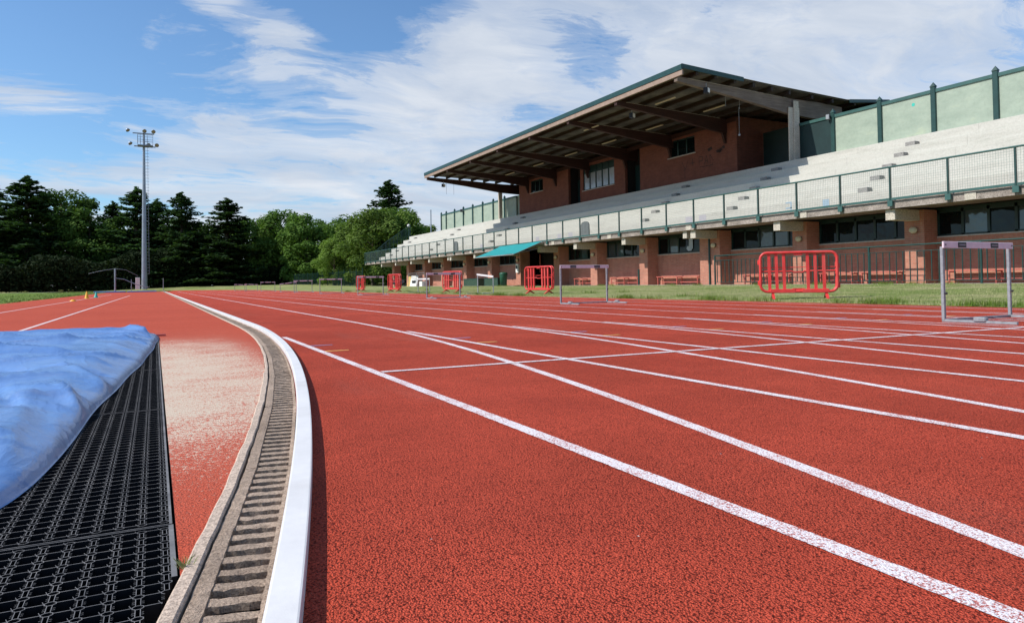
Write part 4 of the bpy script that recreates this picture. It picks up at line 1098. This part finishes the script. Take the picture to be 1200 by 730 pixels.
bench('darker red bench in the shaded bay right of the entrance',37.2,39.4)
# ------------------------------------------------------------------ awning
aw = thing('awning','bright teal canvas awning sloping out over the dark entrance','awning',(22.8,43.4,3.1))
def aobj(mb,name,mat): o = mb.obj(name,mat,aw); o.location=(-22.8,-43.4,-3.1); return o
A0,A1 = 40.1,46.2
n=24; vs=[]
for j in range(n+1):
    y=A0+(A1-A0)*j/n; dz=.02*sin(j*pi*4/n)
    for i in range(7):
        f=i/6; vs.append((22.75-2.05*f,y,3.14-.82*f-.03*sin(pi*f)+dz*(.4+.6*f)))
a=MB(); a.smooth=True; a.add(vs,[(j*7+i,j*7+i+1,(j+1)*7+i+1,(j+1)*7+i) for j in range(n) for i in range(6)]); aobj(a,'canvas',M['awning'])
a=MB(); a.bar((20.7,A0,2.29),(20.7,A1,2.29),.05,.05); a.bar((22.75,A0,3.10),(20.7,A0,2.29),.035); a.bar((22.75,A1,3.10),(20.7,A1,2.29),.035); a.bar((22.85,A0,3.10),(22.85,A1,3.10),.06,.08); aobj(a,'frame',M['galv'])
a=MB(); a.bar((20.9,A0+.1,2.36),(22.95,A0+.1,2.75),.025); a.bar((20.9,A1-.1,2.36),(22.95,A1-.1,2.75),.025); aobj(a,'strut',M['galv'])
# payphone-like box on pier, bin, planters
o = thing('wall_box','white and grey utility box on the pier left of the entrance','box',(24.38,46.75,1.5))
a=MB(); a.bevbox(-.02,.12,-.2,.2,-.3,.35,.02); a.obj('box_body',M['white_paint'],o); a=MB(); a.box(-.035,-.022,-.12,.12,-.02,.22); a.obj('box_window',M['black'],o)
o = thing('litter_bin','dark green round litter bin left of the entrance','bin',(23.9,48.1,.215))
a=MB(); a.lathe([(0,0),(.25,0),(.30,.85),(.30,.9)],n=18); a.obj('bin_body',M['green_bin'],o)
a=MB(); a.lathe([(.32,.88),(.33,.93),(.27,1.02),(0,1.06)],n=18); a.obj('bin_lid',M['green_bin'],o)
def planter(label,y0,y1,plants):
    o = thing('planter_box',label,'planter box',(24.0,(y0+y1)/2,.215),0,'dark green boxes by the entrance')
    l=(y1-y0)/2; a=MB(); a.bevbox(-.3,.3,-l,l,0,.62,.02); a.obj('box_body',M['green_box'],o)
    a=MB(); a.box(-.31,.31,-l-.01,l+.01,.55,.63); a.box(-.31,-.301,-l,-l+.06,0,.55); a.box(-.31,-.301,l-.06,l,0,.55); a.obj('rim',M['green'],o)
planter('long dark green box left of the litter bin',48.7,51.2,0)
planter('dark green box farther left behind the slanting white hurdle',52.4,55.4,0)
# clutter at the far end under the stand
o = thing('advertising_board','white A-shaped board standing in the open far bay','board',(24.6,70.6,.215),.6,)
a=MB(); a.prism([(-.05,0),(-.35,0),(-.02,1.1),(.02,1.1),(.35,0),(.05,0),(0,.9)],-.45,.45); a.obj('board_panel',M['white_paint'],o)
a=MB(); a.box(-.29,-.21,-.2,.2,.35,.6); a.obj('board_print',M['black'],o)
o = thing('advertising_board','yellow board leaning in the open far bay','board',(24.6,72.0,.215),.5,)
a=MB(); a.prism([(-.05,0),(-.3,0),(-.02,1.05),(.02,1.05),(.3,0),(.05,0)],-.3,.3); a.obj('board_panel',simple('ochre_board',(.6,.40,.12),.6),o)
for (x,y,h,lab) in ((24.3,74.3,.9,'black scooter with pale fender parked in the far bay, right one'),(24.2,76.6,.85,'black scooter with pale fender parked in the far bay, left one')):
    o = thing('scooter',lab,'scooter',(x,y,.215),1.9)
    for sx in (-.55,.55):
        a=MB(); a.tube([(sx+.22*cos(t*pi/8),0,.25+.22*sin(t*pi/8)) for t in range(16)],.05,6,True); a.obj('wheel',M['black'],o)
    a=MB(); a.prism([(-.75,.45),(-.7,.7),(-.1,.78),(.0,.5),(.3,.35),(.4,.8),(.5,.85),(.55,.4),(.3,.22),(-.2,.25)],-.13,.13); a.obj('body',M['black'],o)
    a=MB(); a.prism([(.36,.4),(.42,.95),(.50,.95),(.55,.4)],-.19,.19); a.prism([(.4,.45),(.8,.42),(.75,.5),(.5,.56)],-.08,.08); a.obj('fender',M['white_paint'],o)
    a=MB(); a.tube([(.42,-.3,1.02),(.46,0,.98),(.42,.3,1.02)],.02,6); a.obj('handlebar',M['galv'],o)
o = thing('clothes_rack','thin metal frame rack standing under the far bays','rack',(24.0,68.5,.215))
a=MB()
for y in (-2.5,0,2.5): a.tube([(0,y,0),(0,y,1.35)],.02,6)
a.tube([(0,-2.5,1.35),(0,2.5,1.35)],.02,6); a.tube([(0,-2.5,1.15),(0,2.5,1.15)],.015,6); a.obj('frame',M['galv'],o)
a=MB(); a.bevbox(-.25,.2,-2.4,-1.6,0,.5,.03); a.obj('crate',M['white_paint'],o)

# ------------------------------------------------------------------ floodlight mast
ms = thing('floodlight_mast','tall grey steel floodlight mast with six lamps rising before the trees','floodlight mast',(-1.45,128,.25))
a=MB(); a.tube([(0,0,z) for z in (0,6,12,18,25.6)],.44,12,r2=.16); a.obj('pole',M['mast'],ms)
a=MB()
for k in range(44): z=2.5+k*.5; a.bar((.25+(.3-.01*k)*.4,-.5,z),(.75,-.5,z),.04) 
a.bar((.70,-.5,2.5),(.52,-.5,24.5),.04); a.obj('ladder',M['mast'],ms)
a=MB()
for z,w in ((25.3,(-1.9,1.7)),(23.2,(-1.7,1.9))): a.bar((w[0]+.3,-.2,z),(w[1]-.2,-.2,z),.16); a.bar((0,-1.1,z),(0,.9,z),.14)
a.box(-.9,1.3,-.9,.9,23.27,23.37); a.bar((0,-.2,23.3),(0,-.2,25.3),.14); a.obj('crossarm',M['mast'],ms)
a=MB()
for x in (-.9,-.5,.5,1.3):
    for y in (-.9,.9): a.bar((x,y,23.5),(x,y,25.0),.05)
for z in (24.2,25.0):
    a.bar((-.9,-.9,z),(1.3,-.9,z),.05); a.bar((-.9,.9,z),(1.3,.9,z),.05); a.bar((-.9,-.9,z),(-.9,.9,z),.05); a.bar((1.3,-.9,z),(1.3,.9,z),.05)
a.obj('platform_guard',M['mast'],ms)
for (x,z,t_) in ((-2.3,25.7,-1),(.1,25.75,0),(1.4,25.75,.0),(-1.95,23.6,-1),(.7,23.5,.3),(1.9,23.55,.4)):
    a=MB(); a.lathe([(0,.26),(.18,.24),(.28,.1),(.33,-.10),(.30,-.13)],n=12)
    q=a.obj('lamp_head',M['mast'],ms); q.location=(x,-.2,z); q.rotation_euler=(radians(-62 if t_>=0 else -25),radians(35*t_) ,0)
    a=MB(); a.lathe([(.30,-.10),(0,-.12)],n=12); r_=a.obj('lamp_glass',M['floodglass'],q)
a=MB(); a.bevbox(-1.25,-.62,-1.1,-.5,0,1.9,.03); a.obj('control_cabinet',M['white_paint'],ms)
# discus net posts
nt_ = thing('net_frame','grey steel frame of a throwing net left of the mast','net frame',(-5.0,119,.0))
a=MB(); a.tube([(-.2,0,0),(-.2,0,3.4)],.12,8); a.tube([(-3.6,.6,2.7),(-2,0.3,3.1),(-.2,0,3.4),(1.2,0,3.2),(2.8,.3,2.3)],.025,6); a.tube([(-.2,0,2.0),(1.0,-.2,1.8),(2.6,-.6,1.0),(4.2,-.8,.55)],.06,6); a.tube([(1.9,1,0),(1.9,1,1.8)],.05,6); a.tube([(6.2,.5,0),(6.2,.5,1.9)],.05,6); a.obj('frame_tube',M['mast'],nt_)

# green mesh fence beyond the bend
gf = thing('mesh_fence','tall dark green mesh fence in front of the trees by the far end','fence',(20.9,120,.3))
p0_,p1_ = Vector((20.9,120.8,.3)),Vector((25.2,93.8,.3))
def gobj2(mb,name): o=mb.obj(name,M['green'],gf); o.location=(-20.9,-120,-.3)
nn=13
for k in range(nn+1):
    q=p0_.lerp(p1_,k/nn); a=MB(); a.bar(q,q+Vector((0,0,2.15+.3*(k/nn))),.09); gobj2(a,'post')
for k in range(nn):
    q=p0_.lerp(p1_,k/nn); q2=p0_.lerp(p1_,(k+1)/nn); a=MB()
    for z in (.1,1.0,2.0): a.bar(q+Vector((0,0,z)),q2+Vector((0,0,z)),.035)
    for j in range(1,14): r_=q.lerp(q2,j/14); a.bar(r_,r_+Vector((0,0,2.0)),.02)
    gobj2(a,'panel')
lp = thing('street_lamp','white globe lamp on a thin pole beyond the far end of the stand','lamp',(29.2,86,.3))
a=MB(); a.tube([(0,0,0),(0,0,7.5)],.05,6); a.obj('pole',M['green'],lp); a=MB(); a.lathe([(0,.22),(.12,.18),(.2,.05),(.18,-.08),(.06,-.18)],(0,0,7.65),12); a.obj('globe',M['white_paint'],lp)
lp = thing('thin_mast','thin grey mast rising behind the far end of the seating','mast',(31.5,84,.3))
a=MB(); a.tube([(0,0,0),(0,0,9.6)],.07,6); lp2=a.obj('pole',M['mast'],lp)

# ------------------------------------------------------------------ trees
def leaf_mesh(name, pts, size, mat, seed, flat=.0, squash=1.0):
    rnd = random.Random(seed); vs=[]; fs=[]
    for (x,y,z,s,nx,ny,nz) in pts:
        n = Vector((nx,ny,nz))+Vector((rnd.gauss(0,.55),rnd.gauss(0,.55),rnd.gauss(0,.55)))
        if n.length < .1: n=Vector((0,0,1))
        n.normalize(); u = n.orthogonal().normalized(); 
        an = rnd.uniform(0,2*pi); w = n.cross(u); u2 = u*cos(an)+w*sin(an); w2 = n.cross(u2)
        q = size*s*rnd.uniform(.6,1.3); c = Vector((x,y,z)); o=len(vs)
        vs += [tuple(c-u2*q*.7), tuple(c-w2*q*.42+u2*q*.05), tuple(c+u2*q*.7+n*q*.12), tuple(c+w2*q*.42)]
        fs.append((o,o+1,o+2,o+3))
    me = bpy.data.meshes.new(name); me.from_pydata(vs,[],fs); me.materials.append(mat); me.update(); return me
def decid(seed, n=17000, narrow=1.0):
    """unit tree: height 1, radius about .42"""
    rnd = random.Random(seed); clumps=[]
    for i in range(60):
        z = rnd.uniform(.10,.93); prof_ = sqrt(max(.02,1-((z-.46)/.52)**2))
        r_ = .34*narrow*prof_*sqrt(rnd.uniform(.15,1)); a_ = rnd.uniform(0,2*pi)
        clumps.append((r_*cos(a_), r_*sin(a_), z, rnd.uniform(.06,.125)*(1-.35*max(0,z-.6))))
    pts=[]
    for k in range(n):
        c = clumps[rnd.randrange(len(clumps))]
        while True:
            v = Vector((rnd.uniform(-1,1),rnd.uniform(-1,1),rnd.uniform(-1,1)))
            if .2 < v.length < 1: break
        v = v.normalized()*rnd.uniform(.55,1.08)**.7
        if v.z < -.4 and rnd.random() < .5: v.z = -v.z*.4
        p_ = Vector(c[:3])+v*c[3]*Vector((1,1,.8)).length/1.55
        pts.append((*p_,1,v.x,v.y,v.z+.5))
    return pts, clumps
def conif(seed, n=15000, w=.30, gaps=.0):
    rnd = random.Random(seed); pts=[]; br=[]
    z=.06
    while z < .97:
        L_ = w*(1-z)**.75*rnd.uniform(.75,1.1)+.012; k = rnd.randint(5,8)
        for j in range(k):
            a_ = rnd.uniform(0,2*pi); l = L_*rnd.uniform(.6,1.12); br.append((z+rnd.uniform(-.01,.01),a_,l,rnd.uniform(-.28,.08)))
        z += rnd.uniform(.022,.045)*(1.15-z*.6)
    tot = sum(b_[2]**1.2 for b_ in br)
    for (z,a_,l,dr) in br:
        m = int(n*l**1.2/tot)+6
        for _ in range(m):
            t_ = rnd.random()**.6; sp = .26*l*(1-.55*t_)+.006
            x = t_*l; s_ = rnd.gauss(0,sp*.55)
            zz = z+dr*x + .35*x*x/max(.05,l)*.5 + rnd.gauss(0,.006)-abs(s_)*.15
            pts.append((x*cos(a_)-s_*sin(a_), x*sin(a_)+s_*cos(a_), zz, .8, 0,0,1.4))
    for _ in range(220): pts.append((rnd.gauss(0,.006),rnd.gauss(0,.006),rnd.uniform(.9,1.0),.5,rnd.gauss(0,1),rnd.gauss(0,1),0))
    return pts, br
def trunk_mesh(clumps=None, branches=None):
    mb = MB(); mb.tube([(0,0,-.02),(.004,0,.12),(-.004,.003,.4),(.003,0,.7),(0,0,.93)],.022,8,r2=.004)
    if clumps:
        for c in clumps[::3]:
            z0=max(.05,c[2]-.16); mb.tube([(0,0,z0),(c[0]*.5,c[1]*.5,(z0+c[2])/2+.01),(c[0],c[1],c[2])],.007,5,r2=.0015)
    if branches:
        for (z,a_,l,dr) in branches[::2]: mb.tube([(0,0,z),(l*.7*cos(a_),l*.7*sin(a_),z+dr*l*.7)],.0035,4,r2=.001)
    return mb.mesh('trunk', M['bark'])
DEC=[]; 
for sd in (11,12,13):
    pts,cl = decid(sd, narrow=1.0 if sd != 12 else .8); DEC.append((pts,cl,trunk_mesh(clumps=cl)))
CON=[]
for sd,w_ in ((21,.30),(22,.36)):
    pts,br = conif(sd, w=w_); CON.append((leaf_mesh('needle_crown',pts,.022,M['leaf_con'],sd), trunk_mesh(branches=br)))
DECM = [leaf_mesh('leaf_crown',p,.021,M['leaf_dec'],i) for i,(p,_,_) in enumerate(DEC)]
LITM = [leaf_mesh('leaf_crown',p,.021,M['leaf_lit'],i+9) for i,(p,_,_) in enumerate(DEC)]
def tree(name,label,group,x,y,h,wd,crown,trunk,rz):
    o = thing(name,label,'tree',(x,y,.25),rz,group); 
    for nm,me in (('crown',crown),('trunk',trunk)):
        c = bpy.data.objects.new(nm,me); COL.objects.link(c); c.parent=o; c.scale=(h*wd,h*wd,h)
    return o
TREES = [
('D', -32.88, 160.68, 18.41, 1.44, 'broad dark tree at the far left outside edge'),
('C', -26.47, 155.15, 19.73, 1.76, 'dark conifer cut by the left edge of the picture'),
('C', -20.1, 149.64, 20.54, 1.92, 'tall wide dark conifer nearest the left edge'),
('D', -15.41, 153.98, 18.22, 1.38, 'rounded dark broadleaf tree right of the leftmost conifer'),
('D', -10.58, 149.25, 15.19, 1.25, 'lower dark broadleaf tree between the two left conifers'),
('C', -6.88, 151.85, 16.73, 1.44, 'slim conifer half hidden left of the mast'),
('C', -2.91, 145.32, 18.84, 1.76, 'tall conifer directly behind the floodlight mast'),
('C', 0.45, 149.22, 17.21, 1.6, 'conifer just right of the floodlight mast'),
('C', 4.41, 139.33, 17.49, 1.68, 'tall conifer with layered branches second right of the mast'),
('D', 8.63, 146.15, 12.43, 1.25, 'dark broadleaf tree between two conifers'),
('C', 11.59, 134.52, 16.15, 2.0, 'conifer with wide drooping tiers and ragged pointed top'),
('D', 16.99, 138.49, 13.29, 1.25, 'green broadleaf tree just right of the widest conifer'),
('D', 21.47, 139.57, 14.5, 1.12, 'narrow topped broadleaf tree above the level hurdles'),
('D', 24.96, 131.04, 13.47, 1.25, 'rounded broadleaf tree left of the light green trees'),
('D', 29.56, 134.3, 12.78, 1.25, 'broadleaf tree behind the light green trees'),
('L', 24.37, 106.62, 7.23, 1.25, 'lowest light green tree at the left end of the lit bank'),
('L', 27.18, 107.43, 9.58, 1.25, 'light green sunlit tree left of its taller neighbour'),
('L', 30.91, 97.65, 10.86, 1.19, 'light green tree directly behind the far stair railing'),
('L', 27.89, 98.08, 10.92, 1.31, 'tall light green sunlit tree beside the end of the stand'),
('D', 32.67, 96.75, 10.21, 1.0, 'dark green tree rising right beside the stair railing'),
('D', 30.2, 114.87, 11.96, 1.38, 'dark green tree between the lit trees and the conifer top'),
('D', 32.44, 102.48, 11.51, 1.38, 'dark green tree close behind the end of the stand'),
('C', 33.67, 108.6, 16.98, 1.68, 'conifer top rising above the light green tree'),
('L', -7.26, 145.3, 3.17, 1.88, 'small light green bush standing left of the mast base'),
('D', 39.33, 112.44, 9.84, 1.25, 'dark tree at the foot of the thin mast'),
('L', 49.41, 131.99, 12.09, 1.12, 'pale distant tree beside the thin mast'),
('D', -40.44, 187.03, 15.3, 1.15, 'tree of the back row glimpsed between the front trees'),
('D', -34.63, 184.05, 13.92, 1.15, 'tree of the back row glimpsed between the front trees'),
('D', -28.83, 181.08, 15.09, 1.15, 'tree of the back row glimpsed between the front trees'),
('D', -23.03, 178.11, 13.72, 1.15, 'tree of the back row glimpsed between the front trees'),
('D', -17.23, 175.13, 14.89, 1.15, 'tree of the back row glimpsed between the front trees'),
('D', -11.42, 172.16, 13.52, 1.15, 'tree of the back row glimpsed between the front trees'),
('D', -5.62, 169.19, 14.69, 1.15, 'tree of the back row glimpsed between the front trees'),
('D', 0.18, 166.21, 13.32, 1.15, 'tree of the back row glimpsed between the front trees'),
('D', 5.98, 163.24, 14.49, 1.15, 'tree of the back row glimpsed between the front trees'),
('D', 11.78, 160.27, 13.12, 1.15, 'tree of the back row glimpsed between the front trees'),
('D', 17.59, 157.29, 14.29, 1.15, 'tree of the back row glimpsed between the front trees'),
('D', 23.39, 154.32, 12.91, 1.15, 'tree of the back row glimpsed between the front trees'),
('D', 29.19, 151.35, 14.08, 1.15, 'tree of the back row glimpsed between the front trees'),
('D', 34.99, 148.37, 12.71, 1.15, 'tree of the back row glimpsed between the front trees')]
for i,(kind,x,y,h,wd,lab) in enumerate(TREES):
    if kind=='C': cm,tm = CON[i%2]; tree('conifer_tree',lab,'trees around the far bend',x,y,h,wd,cm,tm,i*1.3)
    else:
        k=i%3; tree('broadleaf_tree',lab,'trees around the far bend',x,y,h,wd,(DECM if kind=='D' else LITM)[k],DEC[k][2],i*2.1)
# undergrowth closing the view under the crowns
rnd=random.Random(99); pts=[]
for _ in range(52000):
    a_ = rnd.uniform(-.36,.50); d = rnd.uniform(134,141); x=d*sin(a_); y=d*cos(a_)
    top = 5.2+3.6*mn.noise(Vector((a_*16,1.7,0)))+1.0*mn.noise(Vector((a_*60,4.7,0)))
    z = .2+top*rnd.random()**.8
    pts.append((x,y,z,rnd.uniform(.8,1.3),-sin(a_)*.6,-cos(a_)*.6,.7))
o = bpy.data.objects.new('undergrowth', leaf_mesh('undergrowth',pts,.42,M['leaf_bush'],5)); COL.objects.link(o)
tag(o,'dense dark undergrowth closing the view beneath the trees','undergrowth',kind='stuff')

# ------------------------------------------------------------------ world
W = bpy.data.worlds.new('World'); scene.world = W; W.use_nodes = True
nt = W.node_tree; bg = nt.nodes['Background']
SUN = Vector((-1,.19,.95)).normalized()
el = math.asin(SUN.z); az = atan2(SUN.x, SUN.y)
sky = N(nt,'ShaderNodeTexSky'); sky.sky_type='NISHITA'; sky.sun_disc=False; sky.sun_elevation=el; sky.sun_rotation=az; sky.air_density=1.0; sky.dust_density=.6; sky.ozone_density=2.0
SKYK = 1.0
tc = N(nt,'ShaderNodeTexCoord').outputs['Generated']
sp = N(nt,'ShaderNodeSeparateXYZ'); L(nt,tc,sp.inputs[0])
zc = math_(nt,'MAXIMUM', sp.outputs[2], 0.0); dn = math_(nt,'ADD', zc, .16)
cb = N(nt,'ShaderNodeCombineXYZ'); L(nt,math_(nt,'DIVIDE',sp.outputs[0],dn),cb.inputs[0]); L(nt,math_(nt,'DIVIDE',sp.outputs[1],dn),cb.inputs[1])
plane = cb.outputs[0]
# streaks drawn out along one direction
mp = N(nt,'ShaderNodeMapping'); mp.inputs['Rotation'].default_value=(0,0,radians(38)); mp.inputs['Scale'].default_value=(.75,1.6,1); L(nt,plane,mp.inputs[0])
warp = noise(nt, plane, 1.1, 3, .5, 1)
wa = N(nt,'ShaderNodeVectorMath',operation='ADD'); L(nt,mp.outputs[0],wa.inputs[0]); L(nt,scaled(nt,warp,(.9,.9,0)),wa.inputs[1])
n1 = noise(nt, wa.outputs[0], 1.1, 9, .62); n2 = noise(nt, wa.outputs[0], 4.2, 8, .68)
fb = math_(nt,'ADD', math_(nt,'MULTIPLY',n1,.62), math_(nt,'MULTIPLY',n2,.38))
def blob(d, s, k, stretch=(1,1,1)):
    v = N(nt,'ShaderNodeVectorMath',operation='SUBTRACT'); L(nt,tc,v.inputs[0]); v.inputs[1].default_value=d
    w_ = scaled(nt,v.outputs[0],stretch); ln_ = N(nt,'ShaderNodeVectorMath',operation='DOT_PRODUCT'); L(nt,w_,ln_.inputs[0]); L(nt,w_,ln_.inputs[1])
    e = math_(nt,'EXPONENT', math_(nt,'MULTIPLY', ln_.outputs['Value'], -1/(s*s)))
    return math_(nt,'MULTIPLY', e, k)
bias = None
for a_ in [((0.446, 0.863, 0.239), 0.06, -0.15, (1, 1, 1)),
 ((0.53, 0.8, 0.285), 0.07, -0.17, (1, 1, 1)),
 ((0.379, 0.887, 0.262), 0.14, 0.36, (1, 1, 1.2)),
 ((0.77, 0.568, 0.29), 0.35, 0.27, (1, 1, 1)),
 ((0.55, 0.76, 0.34), 0.2, 0.14, (1, 1, 1.3)),
 ((0.15, 0.932, 0.325), 0.042, 0.27, (1, 1, 2.2)),
 ((0.07, 0.932, 0.36), 0.035, 0.16, (1, 1, 2)),
 ((-0.139, 0.964, 0.224), 0.09, 0.3, (1, 1, 3)),
 ((0.019, 0.983, 0.181), 0.11, 0.17, (1, 1, 3)),
 ((0.185, 0.964, 0.19), 0.1, 0.1, (1, 1, 1.6)),
 ((0.252, 0.901, 0.354), 0.1, -0.26, (1, 1, 1)),
 ((-0.105, 0.95, 0.294), 0.16, -0.2, (1, 1, 1.6)),
 ((0.176, 0.978, 0.11), 0.25, 0.09, (0.6, 1, 3)),
 ((-0.074, 0.984, 0.164), 0.08, -0.14, (1, 1, 2)),
 ((-0.6, 0.5, 0.5), 0.7, -0.05, (1, 1, 1))]:
    b_ = blob(*a_); bias = b_ if bias is None else math_(nt,'ADD', bias, b_)
cov = math_(nt,'ADD', math_(nt,'ADD', math_(nt,'MULTIPLY', math_(nt,'SUBTRACT', fb, .5), 1.75), .5), bias)
hz = ramp(nt, zc, [(0,(.24,)*3),(.08,(.17,)*3),(.20,(.05,)*3),(.5,(0,0,0))])
cov = math_(nt,'ADD', cov, hz)
mask = ramp(nt, cov, [(.51,(.02,)*3),(.60,(.28,)*3),(.70,(.74,)*3),(.88,(.95,)*3)], 'EASE')
skyc = mix(nt, 1.0, sky.outputs[0], (.100,.134,.160), 'MULTIPLY')
shade = ramp(nt, noise(nt, wa.outputs[0], 1.7, 6, .6), [(.3,(.52,.60,.73)),(.7,(.80,.84,.90))])
col = mix(nt, mask, skyc, shade)
L(nt, col, bg.inputs[0]); bg.inputs[1].default_value = 1.0

sl = bpy.data.lights.new('sun','SUN'); sl.energy = 4.9; sl.angle = radians(.5); sl.color=(1,.955,.89)
so = bpy.data.objects.new('sun', sl); COL.objects.link(so); so.rotation_euler = (-SUN).to_track_quat('-Z','Y').to_euler()

# ------------------------------------------------------------------ camera
cam = bpy.data.cameras.new('camera'); co = bpy.data.objects.new('camera', cam); COL.objects.link(co); scene.camera = co
cam.sensor_width = 36; cam.lens = 817.9/1200*36; cam.shift_y = -51.9/1200; cam.clip_start=.02; cam.clip_end = 3000
yaw, pitch, roll = .4736, .0215, -.0155
fw = Vector((sin(yaw)*cos(pitch), cos(yaw)*cos(pitch), sin(pitch))); rt = Vector((cos(yaw), -sin(yaw), 0)); up = rt.cross(fw)
r2 = rt*cos(roll)+up*sin(roll); u2 = -rt*sin(roll)+up*cos(roll)
co.matrix_world = Matrix(((r2.x,u2.x,-fw.x,0),(r2.y,u2.y,-fw.y,0),(r2.z,u2.z,-fw.z,.4893),(0,0,0,1)))
scene.view_settings.view_transform='Standard'; scene.view_settings.look='None'; scene.view_settings.exposure=0
scene.render.engine='CYCLES'
